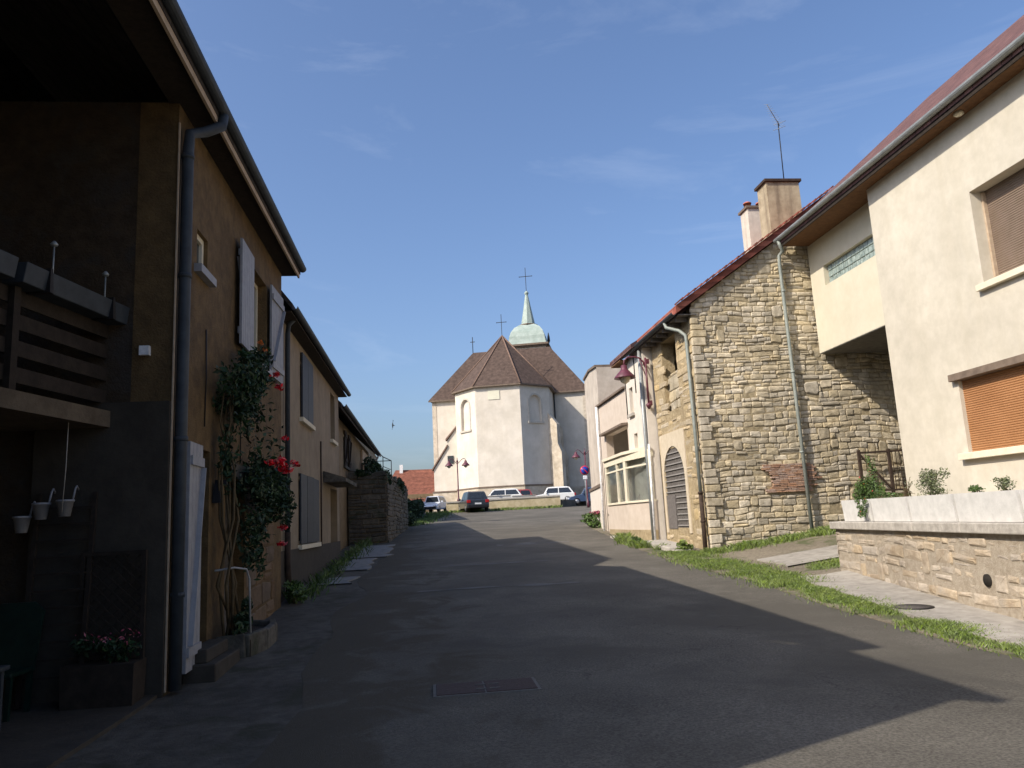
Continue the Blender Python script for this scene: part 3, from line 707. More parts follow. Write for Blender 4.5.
# climbing rose
rs = thing('climbing_rose', (-2.5, 11.0, .3), 'tall dark climbing rose with scarlet blooms up the brown house wall', 'rose')
r_ = random.Random(11); b = MB()
for k in range(6):
    x0 = -2.5 + r_.uniform(-.06, .1); y0 = 10.9 + r_.uniform(-.25, .25); p = [(x0, y0, .25)]
    for z in (1.0, 1.8, 2.4, 3.0, 3.6): p.append((-2.52 + r_.uniform(-.08, .10), 10.7 + r_.uniform(-.15, .25), z))
    b.tube(p, [.02, .018, .016, .014, .01, .006], 7)
b.build('stem', M['stem'], rs)
b = MB(); F = []
F += blob_pts((-2.42, 10.95, 3.38), (.34, .85, .52), 2500, r_, lumps=22)
F += blob_pts((-2.38, 11.7, 3.85), (.25, .6, .45), 750, r_, lumps=10)
F += blob_pts((-2.38, 12.15, 2.3), (.34, .85, .5), 1900, r_, lumps=18)
F += blob_pts((-2.33, 13.0, 2.15), (.28, .9, .55), 1300, r_, lumps=14)
F += blob_pts((-2.42, 11.6, 1.5), (.22, .6, .6), 650, r_, lumps=14)
F += blob_pts((-2.5, 10.7, 2.6), (.14, .22, .7), 260, r_, lumps=6)
F += blob_pts((-2.4, 10.9, .55), (.2, .42, .3), 520, r_, lumps=7)
F += blob_pts((-2.3, 11.6, 2.6), (.35, 1.4, 1.3), 300, r_, lumps=40)
leaves(b, F, .045, r_); b.build('foliage', M['leaf_dark'], rs)
def bloom(mb, c, r, rr):
    for k in range(30):
        a = rr.uniform(0, 6.28); t = rr.uniform(.1, 1.2); d = Vector((math.cos(a) * math.sin(t), math.sin(a) * math.sin(t), math.cos(t)))
        leaves(mb, [Vector(c) + d * r * rr.uniform(.3, .9)], r * .36, rr)
b = MB()
for c_, rd in (((-2.14, 11.9, 3.80), .08), ((-2.12, 12.1, 3.65), .09), ((-2.06, 11.7, 2.50), .12), ((-2.04, 11.95, 2.42), .11), ((-2.06, 11.85, 2.56), .09), ((-2.1, 12.3, 2.92), .08), ((-2.08, 13.0, 2.62), .07), ((-2.08, 13.2, 2.60), .07), ((-2.08, 12.1, 1.62), .08), ((-2.08, 12.0, 1.4), .08), ((-2.10, 11.3, 2.5), .07)):
    b = MB(); bloom(b, c_, rd * 1.25, r_); b.build('bloom', M['rose_red'], rs)
for c_, rd in (((-2.12, 10.75, 4.02), .07), ((-2.12, 10.95, 3.98), .05)):
    b = MB(); bloom(b, c_, rd, r_); b.build('bloom', M['orange_flower'], rs)

rs.location.y -= .6
# ---- L2: cream house with slate grey shutters
L2 = thing('house', (-2.8, 14.8, .3), 'aged cream house with slate grey shutters between the brown house and stone terrace', 'house')
mb = MB()
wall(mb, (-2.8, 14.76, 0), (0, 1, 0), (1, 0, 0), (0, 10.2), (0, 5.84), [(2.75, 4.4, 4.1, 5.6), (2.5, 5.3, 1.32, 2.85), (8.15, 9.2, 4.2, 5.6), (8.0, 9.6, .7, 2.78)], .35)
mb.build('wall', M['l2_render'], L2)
mb = MB(); mb.box(-8.6, -8.3, 14.76, 24.96, 0, 5.9)
for y in (14.78, 24.62): mb.prism([(-8.6, y, 0), (-3.16, y, 0), (-3.16, y, 5.9), (-5.8, y, 9.6), (-8.6, y, 5.9)], (0, .32, 0))
mb.build('rear_wall', M['l2_render'], L2)
mb = MB(); roof2(mb, -2.5, 5.93, -5.8, 10.2, -9.0, 6.0, 14.78, 25.1, .12); mb.build('roof', M['dark_tile'], L2)
mb = MB(); mb.box(-2.82, -2.53, 14.8, 25.0, 5.77, 5.80); mb.build('soffit', M['wood_dark'], L2)
mb = MB(); gutter(mb, -2.47, 14.78, 25.1, 5.87, .07); mb.build('gutter', M['zinc_dark'], L2)
mb = MB(); mb.tube([(-2.5, 15.5, 5.9), (-2.7, 15.5, 5.7), (-2.72, 15.5, 5.5), (-2.72, 15.5, 1.6)], .05, 10); mb.build('downpipe', M['zinc_dark'], L2)
mb = MB(); mb.tube([(-2.72, 15.5, 1.6), (-2.72, 15.52, 1.0), (-2.68, 15.5, .35)], .058, 10); tag(mb.build('pipe_shoe', M['rust'], L2), 'black cast iron foot of the downpipe')
window(L2, -2.8, 17.51, 19.16, 4.1, 5.6, sill=M['cream_trim'])
shutter(L2, -2.76, 17.53, -2.76, 18.32, 4.12, 5.59, M['shutter_grey'], brace=False); shutter(L2, -2.76, 18.35, -2.76, 19.14, 4.12, 5.59, M['shutter_grey'], brace=False)
window(L2, -2.8, 17.26, 20.06, 1.32, 2.85, bars=2, sill=M['cream_trim'])
shutter(L2, -2.76, 17.28, -2.76, 18.1, 1.34, 2.84, M['shutter_grey'], brace=False); shutter(L2, -2.76, 18.15, -2.72, 18.95, 1.34, 2.84, M['shutter_grey'], brace=False)
shutter(L2, -2.76, 19.0, -2.76, 20.04, 1.34, 2.84, M['shutter_grey'], brace=False)
window(L2, -2.8, 22.91, 23.96, 4.2, 5.6, sill=M['cream_trim'])
d = MB(); d.box(-3.1, -3.05, 22.76, 24.36, .7, 2.78); d.build('door', M['cream_trim'], L2)
d = MB(); d.prism([(-2.79, 21.2, 2.86), (-2.2, 21.2, 2.86), (-2.2, 21.2, 2.96), (-2.79, 21.2, 3.16)], (0, 3.1, 0)); d.build('door_canopy', M['stone_dark'], L2)
d = MB(); d.tube([(-2.78, 20.7, 1.2), (-2.78, 20.7, 3.9)], .02, 6); d.build('wall_conduit', M['rust'], L2)
d = MB(); d.box(-2.80, -2.772, 14.8, 24.9, .1, 1.25); d.build('wall_base', M['grey_cement'], L2)

# ---- L3: ochre stone house and its raised terrace
L3 = thing('house', (-3.2, 25.3, .8), 'narrow ochre stone house with a dark blue roof edge behind the raised terrace', 'house')
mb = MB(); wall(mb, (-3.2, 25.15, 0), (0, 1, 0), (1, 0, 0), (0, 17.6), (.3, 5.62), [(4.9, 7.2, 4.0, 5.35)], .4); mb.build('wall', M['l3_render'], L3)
mb = MB(); mb.box(-8.4, -8.1, 25.15, 42.75, .3, 5.75)
for y in (25.17, 42.35): mb.prism([(-8.4, y, .3), (-3.605, y, .3), (-3.605, y, 5.7), (-5.7, y, 7.9), (-8.4, y, 5.7)], (0, .38, 0))
mb.build('rear_wall', M['l3_render'], L3)
mb = MB(); roof2(mb, -2.72, 5.62, -5.7, 8.4, -8.7, 5.85, 25.12, 43.0, .2); mb.build('roof', M['dark_tile'], L3)
mb = MB(); gutter(mb, -2.66, 25.2, 43.1, 5.58, .09); mb.build('gutter', M['zinc_dark'], L3)
mb = MB(); mb.tube([(-2.66, 42.9, 5.52), (-2.75, 42.9, 5.3), (-3.1, 42.9, 5.1)], .05, 8); mb.build('downpipe', M['zinc'], L3)
window(L3, -3.2, 30.05, 32.35, 4.0, 5.35, sill=M['stone_dark'])
shutter(L3, -3.15, 30.1, -3.15, 30.9, 4.0, 5.34, M['wood_dark']); shutter(L3, -3.15, 31.6, -3.15, 32.3, 4.0, 5.34, M['wood_dark'])
d = MB(); d.box(-3.19, -3.1, 37.6, 40.6, 3.7, 5.3); d.build('door', M['wood_pale'], L3)
TW = thing('stone_terrace', (-2.4, 31, 1.0), 'tall dry stone terrace block rising beside the road below the ochre house', 'terrace')
mb = MB(); mb.prism([(-3.15, 31.05, .7), (-1.66, 31.05, .7), (-1.2, 42, 1.2), (-3.15, 42, 1.2)], (0, 0, .01))
mb.v = []; mb.f = []; mb.sm = []
A = [(-3.15, 31.05), (-1.66, 31.05), (-1.16, 41.8), (-3.15, 41.8)]
mb.add([(x, y, .6) for x, y in A] + [(A[0][0], A[0][1], 3.62), (A[1][0], A[1][1], 3.55), (A[2][0], A[2][1], 3.4), (A[3][0], A[3][1], 3.6)], [(0, 1, 2, 3), (4, 5, 6, 7), (0, 1, 5, 4), (1, 2, 6, 5), (2, 3, 7, 6), (3, 0, 4, 7)])
mb.build('core', M['mortar_dark'], TW)
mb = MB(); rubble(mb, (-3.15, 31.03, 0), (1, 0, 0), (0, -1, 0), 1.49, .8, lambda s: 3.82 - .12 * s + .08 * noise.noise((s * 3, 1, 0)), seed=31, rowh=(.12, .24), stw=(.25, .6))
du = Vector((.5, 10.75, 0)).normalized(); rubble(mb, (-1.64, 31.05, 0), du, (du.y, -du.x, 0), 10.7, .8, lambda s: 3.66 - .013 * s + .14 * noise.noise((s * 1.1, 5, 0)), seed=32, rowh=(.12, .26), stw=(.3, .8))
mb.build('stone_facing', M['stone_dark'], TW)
r_ = random.Random(33)
mb = MB()
for k in range(34):
    t_ = k / 33; x = -1.66 + .5 * t_ - .18 + r_.uniform(-.08, .05); y = 31.2 + 10.5 * t_; z = 3.62 - .14 * t_ + r_.uniform(-.06, .1)
    mb.obox((x, y, z), (r_.uniform(.15, .25), r_.uniform(-.04, .04), r_.uniform(-.03, .03)), (r_.uniform(-.03, .03), r_.uniform(.14, .22), r_.uniform(-.02, .02)), (0, 0, r_.uniform(.06, .12)))
for k in range(5):
    mb.obox((-3.0 + k * .3, 31.2, 3.72 - .03 * k + r_.uniform(-.03, .06)), (.14, r_.uniform(-.03, .03), r_.uniform(-.02, .02)), (0, .18, 0), (0, 0, r_.uniform(.06, .11)))
mb.build('rough_capping', M['stone_dark'], TW, bevel=.02)
TR = thing('terrace_railing', (-1.9, 36, 3.9), 'thin iron guard rail on the end of the stone terrace', 'railing')
b = MB()
for x, y in ((-1.7, 36.4), (-1.95, 34.2)): b.tube([(x, y, 3.7), (x, y, 4.62)], .02, 6)
b.tube([(-2.3, 32.5, 4.95), (-1.95, 34.2, 4.62), (-1.7, 36.4, 4.62), (-2.7, 36.4, 4.62)], .02, 6); b.tube([(-1.95, 34.2, 4.2), (-1.7, 36.4, 4.2)], .014, 6)
b.build('rail', M['iron'], TR)
VP = thing('creeper', (-2.0, 35, 3.8), 'dark leafy creeper on top of the stone terrace below the railing', 'creeper')
r_ = random.Random(17); b = MB(); leaves(b, blob_pts((-2.35, 34.0, 4.15), (.4, 2.2, .7), 1700, r_, lumps=16), .08, r_); leaves(b, blob_pts((-1.75, 31.6, 3.5), (.3, .9, .45), 700, r_, lumps=12) + blob_pts((-1.35, 37.5, 3.5), (.22, 3.2, .4), 900, r_, lumps=20) + blob_pts((-2.6, 31.0, 3.7), (.5, .15, .22), 260, r_, lumps=8), .07, r_); b.build('foliage', M['leaf_dark'], VP)
b = MB(); b.tube([(-2.3, 33.5, 3.85), (-2.0, 35, 4.0), (-1.8, 37, 4.1)], .03, 6); b.build('stem', M['stem'], VP)
PS = thing('porch_screen', (-2.75, 38, 3.8), 'small pale wooden panel standing on the terrace against the ochre house', 'panel')
b = MB(); b.box(-3.1, -2.6, 37.3, 37.35, 3.8, 4.6); b.build('panel', M['wood_pale'], PS)
b = MB(); b.box(-3.14, -2.56, 37.27, 37.3, 4.58, 4.65); b.box(-3.14, -3.08, 37.27, 37.3, 3.8, 4.58); b.box(-2.62, -2.56, 37.27, 37.3, 3.8, 4.58); b.build('frame', M['wood_dark'], PS)

# ---- L4: row house hidden behind, casts the long street shadow
L4 = thing('house', (-4.5, 46, 1.7), 'plain rendered house farther up the left side, behind the stone terrace', 'house')
mb = MB(); wall(mb, (-4.6, 46, 0), (0, 1, 0), (1, 0, 0), (0, 26), (1.4, 7.9), [(3, 4.2, 2.5, 4.4), (8, 9.2, 2.5, 4.4), (13, 14.2, 2.5, 4.4), (3, 4.2, 5.6, 7.2), (8, 9.2, 5.6, 7.2), (13, 14.2, 5.6, 7.2)], .35)
mb.box(-10.6, -10.3, 46, 72, 1.4, 7.9)
for y in (46.02, 71.64): mb.prism([(-10.6, y, 1.4), (-4.96, y, 1.4), (-4.96, y, 7.85), (-7.5, y, 9.4), (-10.6, y, 7.85)], (0, .34, 0))
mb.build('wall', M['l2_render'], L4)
for a, b_ in ((2.5, 4.4), (5.6, 7.2)):
    for y in (49, 54, 59): window(L4, -4.6, y, y + 1.2, a, b_)
mb = MB(); roof2(mb, -4.3, 8.1, -7.5, 9.9, -10.9, 8.1, 45.8, 72.2, .15); mb.build('roof', M['far_tile'], L4)

# hedge, bin-like green hedge block and grass at the far left road side
HB = thing('hedge', (-1.1, 50, 1.9), 'dark clipped hedge at the road edge left of the parked white car', 'hedge')
r_ = random.Random(23); b = MB()
leaves(b, [Vector((r_.uniform(-3.0, -.45 + .2 * noise.noise((i * .1, 0, 0))), r_.uniform(52, 60), r_.uniform(1.9, 3.35) + .2 * noise.noise((i * .37, 2, 0)))) for i in range(4200)], .13, r_); b.build('foliage', M['leaf_dark'], HB)
b = MB(); b.box(-2.9, -.7, 52.3, 59.7, 1.8, 3.0); b.build('branch_core', mat('hedge_core', (.01, .02, .008), bump=.5), HB)
BU = thing('roadside_bush', (-1.15, 44, 1.5), 'low green bush at the foot of the stone terrace end', 'bush')
r_ = random.Random(29); b = MB(); leaves(b, blob_pts((-1.2, 45, 1.95), (.65, 2.4, .6), 1500, r_, lumps=14), .09, r_); b.build('foliage', M['leaf_dark'], BU)
b = MB(); b.tube([(-1.2, 45, 1.4), (-1.2, 45.1, 2.0)], .03, 6); b.build('stem', M['stem'], BU)

# ---- far red roofed house
RR = thing('house', (-6, 92, 3.1), 'far house with a broad steep red tiled roof left of the church', 'house')
mb = MB(); mb.box(-14, 4, 92, 101, 2.8, 5.2); mb.build('wall', M['l3_render'], RR)
mb = MB(); mb.prism([(-13.5, 91.6, 5.0), (4.2, 91.6, 5.0), (4.2, 96.5, 9.0), (-4.7, 96.5, 9.0)], (0, .01, -.15))
mb.v = []; mb.f = []; mb.sm = []
mb.add([(-6.0, 91.5, 4.3), (6, 91.5, 4.3), (6, 101.5, 4.3), (-6.0, 101.5, 4.3), (-4.0, 96.5, 8.4), (6, 96.5, 8.3)], [(0, 1, 5, 4), (1, 2, 5), (2, 3, 4, 5), (3, 0, 4), (0, 3, 2, 1)])
mb.build('roof', M['far_tile'], RR)
mb = MB(); mb.box(-3.5, -3.1, 96.0, 96.6, 7.9, 9.0); mb.build('chimney', M['white'], RR)

# ================================================================== CHURCH
PH = R(14.7)
CH = thing('church', (7.9, 85, 2.9), 'white rendered church with an angular apse, brown roofs and green copper spire', 'church', rz=-PH)
W, G0, EV, RG = 5.07 / 2, -.8, 13.75, 20.6      # local z: base at 2.9
def cmb(): return MB()
hw = 5.47; v1 = 2.93
apse = [(-W, 0), (W, 0), (hw, v1), (hw, 8), (-hw, 8), (-hw, v1)]
# apse walls as panels so the arched niches are real recesses
def arch_panel(mb, p, q, z0, z1, niche=None, depth=.28):
    """wall panel from plan point p to q; niche = (centre fraction, half width, z base, z spring)"""
    p = Vector((*p, 0)); q = Vector((*q, 0)); d = (q - p); L = d.length; d.normalize(); n = Vector((d.y, -d.x, 0))
    P = lambda s, z, k=0: p + d * s + Vector((0, 0, z)) - n * k
    if not niche:
        mb.add([P(0, z0), P(L, z0), P(L, z1), P(0, z1)], [(0, 1, 2, 3)]); return
    c, h, za, zs = niche; c *= L; K = 10
    arc = [(c + h * math.cos(math.pi * k / K), zs + h * math.sin(math.pi * k / K)) for k in range(K + 1)]   # right -> left
    out = [(c + h, za)] + arc + [(c - h, za)]
    mb.add([P(0, z0), P(c - h, z0), P(c - h, z1), P(0, z1)], [(0, 1, 2, 3)])
    mb.add([P(c + h, z0), P(L, z0), P(L, z1), P(c + h, z1)], [(0, 1, 2, 3)])
    mb.add([P(c - h, z0), P(c + h, z0), P(c + h, za), P(c - h, za)], [(0, 1, 2, 3)])
    for (a, b), (e, f) in zip(arc, arc[1:]): mb.add([P(a, b), P(a, z1), P(e, z1), P(e, f)], [(0, 1, 2, 3)])
    for (a, b), (e, f) in zip(out, out[1:] + out[:1]): mb.add([P(a, b), P(e, f), P(e, f, depth), P(a, b, depth)], [(0, 1, 2, 3)])
    mb.add([P(a, b, depth) for a, b in out], [tuple(range(len(out)))])
mb = cmb()
arch_panel(mb, (-W, 0), (W, 0), 2.4, EV)
arch_panel(mb, (W, 0), (hw, v1), 2.4, EV, (.5, .82, 9.5, 11.7))
arch_panel(mb, (-hw, v1), (-W, 0), 2.4, EV, (.5, .82, 9.0, 11.7))
arch_panel(mb, (hw, v1), (hw, 8), 2.4, EV); arch_panel(mb, (-hw, 8), (-hw, v1), 2.4, EV)
mb.build('apse_wall', M['church'], CH, local=True)
mb = cmb(); o_ = .14
pl = [(-W - .06, -o_), (W + .06, -o_), (hw + o_, v1 - .06), (hw + o_, 8), (-hw - o_, 8), (-hw - o_, v1 - .06)]
mb.prism([(x, y, G0) for x, y in pl], (0, 0, 3.15)); mb.build('plinth', M['church_plinth'], CH, local=True)
mb = cmb(); pl2 = [(x * 1.012, y - .05 if y < 1 else y, 2.35) for x, y in pl]
mb.prism(pl2, (0, 0, .16)); mb.build('plinth_ledge', M['ledge'], CH, local=True)
mb = cmb(); mb.obox((-.4, -.03, 12.6), (.65, 0, 0), (0, .03, 0), (0, 0, .5)); mb.build('wall_panel', mat('pale_stone_panel', (.60, .58, .46), scale=2, bump=.1, color2=(.66, .63, .5)), CH, local=True)
# niche surrounds
def surround(p, q, c, h, za, zs):
    p = Vector((*p, 0)); q = Vector((*q, 0)); d = q - p; L = d.length; d.normalize(); n = Vector((d.y, -d.x, 0)); m_ = MB(); c *= L; K = 12
    def ring(rad): return [(c + rad, za)] + [(c + rad * math.cos(math.pi * k / K), zs + rad * math.sin(math.pi * k / K)) for k in range(K + 1)] + [(c - rad, za)]
    A, B = ring(h + .02), ring(h + .2)
    for i in range(len(A) - 1):
        m_.prism([p + d * s + Vector((0, 0, z)) + n * .002 for s, z in (A[i], A[i + 1], B[i + 1], B[i])], n * .05)
    m_.obox(p + d * c + n * .06 + Vector((0, 0, za - .1)), d * (h + .3), n * .08, Vector((0, 0, .1)))
    m_.build('niche_frame', mat('niche_stone', (.42, .38, .32), scale=3, bump=.3, color2=(.52, .48, .41)), CH, local=True)
surround((W, 0), (hw, v1), .5, .82, 9.5, 11.7); surround((-hw, v1), (-W, 0), .5, .82, 9.0, 11.7)
# transept
mb = cmb(); TWd = 9.5
mb.box(-TWd, TWd, 8, 17, G0, EV + .1); mb.box(-6, 6, 17, 44, G0, EV + .1); mb.build('transept_wall', M['church'], CH, local=True)
for a_, b_ in ((-TWd - .03, -TWd + .5), (TWd - .45, TWd + .03)):
    mb = cmb(); mb.box(a_, b_, 7.96, 8.02, 0, EV - .3); mb.build('corner_stones', mat('quoin_stone', (.42, .36, .28), scale=2.5, bump=.4, color2=(.6, .52, .42)), CH, local=True)
mb = cmb(); mb.box(-TWd - .1, TWd + .1, 7.88, 17.1, G0, 2.3, 0); mb.build('transept_plinth', M['church_plinth'], CH, local=True)
# buttresses at the apse shoulders
def buttress(x, y, d, w=.75, L=1.5, h=10.6, steps=((0, 1), (5.5, .7))):
    d = Vector((*d, 0)).normalized(); n = Vector((-d.y, d.x, 0)); p = Vector((x, y, 0)); m_ = MB()
    pr = [(0, G0), (L, G0), (L, 6.0), (L * .72, 7.0), (L * .72, h - 1.4), (0, h)]
    m_.prism([p + d * a - n * w / 2 + Vector((0, 0, z)) for a, z in pr], n * w)
    m_.build('buttress', M['church_plinth'], CH, local=True)
buttress(hw - .1, v1 + .1, (1, -.42)); buttress(hw - .1, 7.2, (1, 0)); 
# lean-to sacristy on the left
mb = cmb()
mb.prism([(-hw - .02, 4.2, G0), (-8.6, 4.2, G0), (-8.6, 4.2, 5.0), (-6.9, 4.2, 7.5), (-6.9, 4.2, 8.3), (-hw - .02, 4.2, 10.0)], (0, 3.7, 0)); mb.build('sacristy', M['church'], CH, local=True)
mb = cmb(); mb.prism([(-8.8, 4.0, 4.85), (-6.88, 4.0, 7.62), (-6.88, 4.0, 7.84), (-8.8, 4.0, 5.05)], (0, 4, 0)); mb.prism([(-7.05, 4.0, 8.25), (-5.5, 4.0, 10.0), (-5.5, 4.0, 10.2), (-7.05, 4.0, 8.5)], (0, 4, 0)); mb.build('sacristy_roof', M['hip_tile'], CH, local=True)
mb = cmb(); mb.box(-6.9, -6.2, 4.1, 4.19, 5.6, 6.5); mb.build('sacristy_window', M['glass'], CH, local=True)
mb = cmb(); mb.box(-8.75, -5.4, 4.05, 4.19, G0, 2.3); mb.build('sacristy_plinth', M['church_plinth'], CH, local=True)
mb = cmb(); mb.box(-8.8, -5.4, 3.98, 4.19, 2.3, 2.46); mb.build('sacristy_ledge', M['ledge'], CH, local=True)
# roofs
E2 = .35; ez = EV - .05
mb = cmb()
eo = [(-W - .15, -E2), (W + .15, -E2), (hw + E2, v1 - .15), (hw + E2, 9.5), (-hw - E2, 9.5), (-hw - E2, v1 - .15)]
top = (0, 5.5, RG)
vs = [(x, y, ez) for x, y in eo] + [top, (0, 12.5, RG)]
mb.add(vs, [(0, 1, 6), (1, 2, 6), (2, 3, 7, 6), (4, 5, 6, 7), (5, 0, 6), (0, 5, 4, 3, 2, 1)])
mb.build('apse_roof', M['church_tile'], CH, local=True)
mb = cmb()
for p, q in ((vs[0], top), (vs[1], top), (vs[2], top), (vs[5], top)): mb.tube([Vector(p) + Vector((0, 0, .03)), Vector(q) + Vector((0, 0, .03))], .1, 6)
mb.build('hip_tiles', M['hip_tile'], CH, local=True)
mb = cmb(); T = TWd + .4
mb.add([(-T, 7.6, ez), (T, 7.6, ez), (T, 17.4, ez), (-T, 17.4, ez), (-5.0, 12.5, RG - .2), (5.0, 12.5, RG - .2)], [(0, 1, 5, 4), (1, 2, 5), (2, 3, 4, 5), (3, 0, 4), (0, 3, 2, 1)])
mb.prism([(-6.4, 12.6, ez), (6.4, 12.6, ez), (0, 12.6, RG - .1)], (0, 32, 0)); mb.build('main_roof', M['church_tile'], CH, local=True)
mb = cmb(); mb.box(-T, T, 7.58, 7.66, ez - .16, ez + .02); mb.prism([(x * 1.004, y - .03 if y < 0 else y, ez - .16) for x, y in eo], (0, 0, .15)); mb.build('eaves_board', M['ledge'], CH, local=True)
# tower, cornice, dome, spire
ty = 20.5; tx = 1.45
mb = cmb(); mb.box(tx - 2.5, tx + 2.5, ty - 2.5, ty + 2.5, 10, 21.8); mb.build('tower_wall', M['church'], CH, local=True)
mb = cmb(); mb.box(tx - 2.75, tx + 2.75, ty - 2.75, ty + 2.75, 21.8, 22.0); mb.box(tx - 2.95, tx + 2.95, ty - 2.95, ty + 2.95, 22.0, 22.25); mb.build('tower_cornice', M['ledge'], CH, local=True)
mb = cmb(); mb.lathe((tx, ty, 22.25), [(3.75, 0), (3.62, .35), (3.5, .7), (3.42, 1.2), (3.1, 1.9), (2.5, 2.55), (1.7, 3.0), (1.25, 3.2)], 4, rot=math.pi / 4, sm=False)
mb.build('dome', M['copper'], CH, local=True)
mb = cmb(); mb.lathe((tx, ty, 25.4), [(1.15, 0), (1.15, .15), (.95, .2), (.92, .5), (.62, 2.1), (.18, 4.6)], 8, sm=False); mb.lathe((tx, ty, 29.8), [(.12, 0), (.3, .25), (.3, .4), (.12, .65)], 10); mb.build('spire', M['copper'], CH, local=True)
mb = cmb(); mb.lathe((tx, ty, 25.35), [(1.32, 0), (1.32, .14)], 8, sm=False); mb.build('spire_collar', M['ledge'], CH, local=True)
def cross(name, x, y, z, h, w, t):
    m_ = MB(); m_.box(x - t, x + t, y - t, y + t, z, z + h); m_.box(x - w / 2, x - t, y - t, y + t, z + h * .62, z + h * .62 + 2 * t); m_.box(x + t, x + w / 2, y - t, y + t, z + h * .62, z + h * .62 + 2 * t)
    for s in (-1, 1): m_.lathe((x + s * w / 2, y, z + h * .62), [(t * .8, -t), (t * 2.2, t), (t * .8, 3 * t)], 6)
    m_.build(name, M['iron'], CH, local=True)
cross('spire_cross', tx, ty, 30.4, 3.5, 1.8, .035); cross('apse_cross', 0, 5.5, RG, 2.7, 1.15, .03)
mb = cmb(); mb.tube([(-5, 12.5, RG - .2), (-5, 12.5, RG + 1.9)], .05, 6); mb.box(-5.3, -4.7, 12.47, 12.53, RG + 1.2, RG + 1.28); mb.build('finial', M['iron'], CH, local=True)
mb = cmb(); mb.lathe((tx + 2.9, ty - 1.6, 22.3), [(.05, 0), (.2, .3), (.16, .9), (.04, 1.5)], 6); mb.build('tower_finial', M['iron'], CH, local=True)
mb = cmb(); mb.tube([(hw + .15, 7.8, ez), (hw + .15, 7.8, 2)], .08, 6); mb.build('church_downpipe', M['zinc_dark'], CH, local=True)

# ---- parapet between road and the church parking
PW = thing('parapet_wall', (1.3, 66, 2.4), 'low pale stone parapet wall across the street end in front of the church', 'wall')
mb = MB()
pa = [(1.4, 65.9, 2.3, 3.42), (6, 65.6, 2.45, 3.5), (11.0, 65.4, 2.5, 3.55)]
mb2 = MB()
for (x0, y0, a0, t0), (x1, y1, a1, t1) in zip(pa, pa[1:]):
    mb.add([(x0, y0, a0), (x1, y1, a1), (x1, y1 + .4, a1), (x0, y0 + .4, a0), (x0, y0, t0 - .12), (x1, y1, t1 - .12), (x1, y1 + .4, t1 - .12), (x0, y0 + .4, t0 - .12)], [(0, 1, 5, 4), (1, 2, 6, 5), (2, 3, 7, 6), (3, 0, 4, 7), (4, 5, 6, 7)])
    mb2.add([(x0, y0 - .06, t0 - .12), (x1, y1 - .06, t1 - .12), (x1, y1 + .46, t1 - .12), (x0, y0 + .46, t0 - .12), (x0, y0 - .06, t0), (x1, y1 - .06, t1), (x1, y1 + .46, t1), (x0, y0 + .46, t0)], [(0, 1, 2, 3), (0, 1, 5, 4), (1, 2, 6, 5), (2, 3, 7, 6), (3, 0, 4, 7), (4, 5, 6, 7)])
mb.build('wall_face', mat('parapet_stone', (.42, .34, .2), scale=2.5, bump=.5, color2=(.56, .47, .31), big=.2), PW); mb2.build('coping', M['cap'], PW)
# raised church parking behind parapet
mb = MB(); mb.prism([(1.5, 66.35, 2.0), (11.2, 65.85, 2.0), (16, 72, 2.0), (22, 80, 2.0), (22, 110, 2.0), (1.6, 110, 2.0)], (0, 0, 1.12)); tag(mb.build('parking_terrace', M['asphalt']), kind='structure')
CBk = [(4.4, 7.1), (7.3, 9.3)]
for i, (a, b_) in enumerate(CBk):
    t = thing('low_block_wall', (a, 68.5, 3.1), ['low white block wall behind the parapet, left of the two', 'low white block wall behind the parapet, right of the two'][i], 'low wall', 'white block walls in the church parking')
    m_ = MB(); m_.box(a, b_, 68.4, 68.8, 3.0, 3.78 - .08 * i); m_.build('block', M['trough'], t, bevel=.03)
    m_ = MB(); m_.box(a - .04, b_ + .04, 68.36, 68.84, 3.78 - .08 * i, 3.84 - .08 * i); m_.build('coping', M['cap'], t)

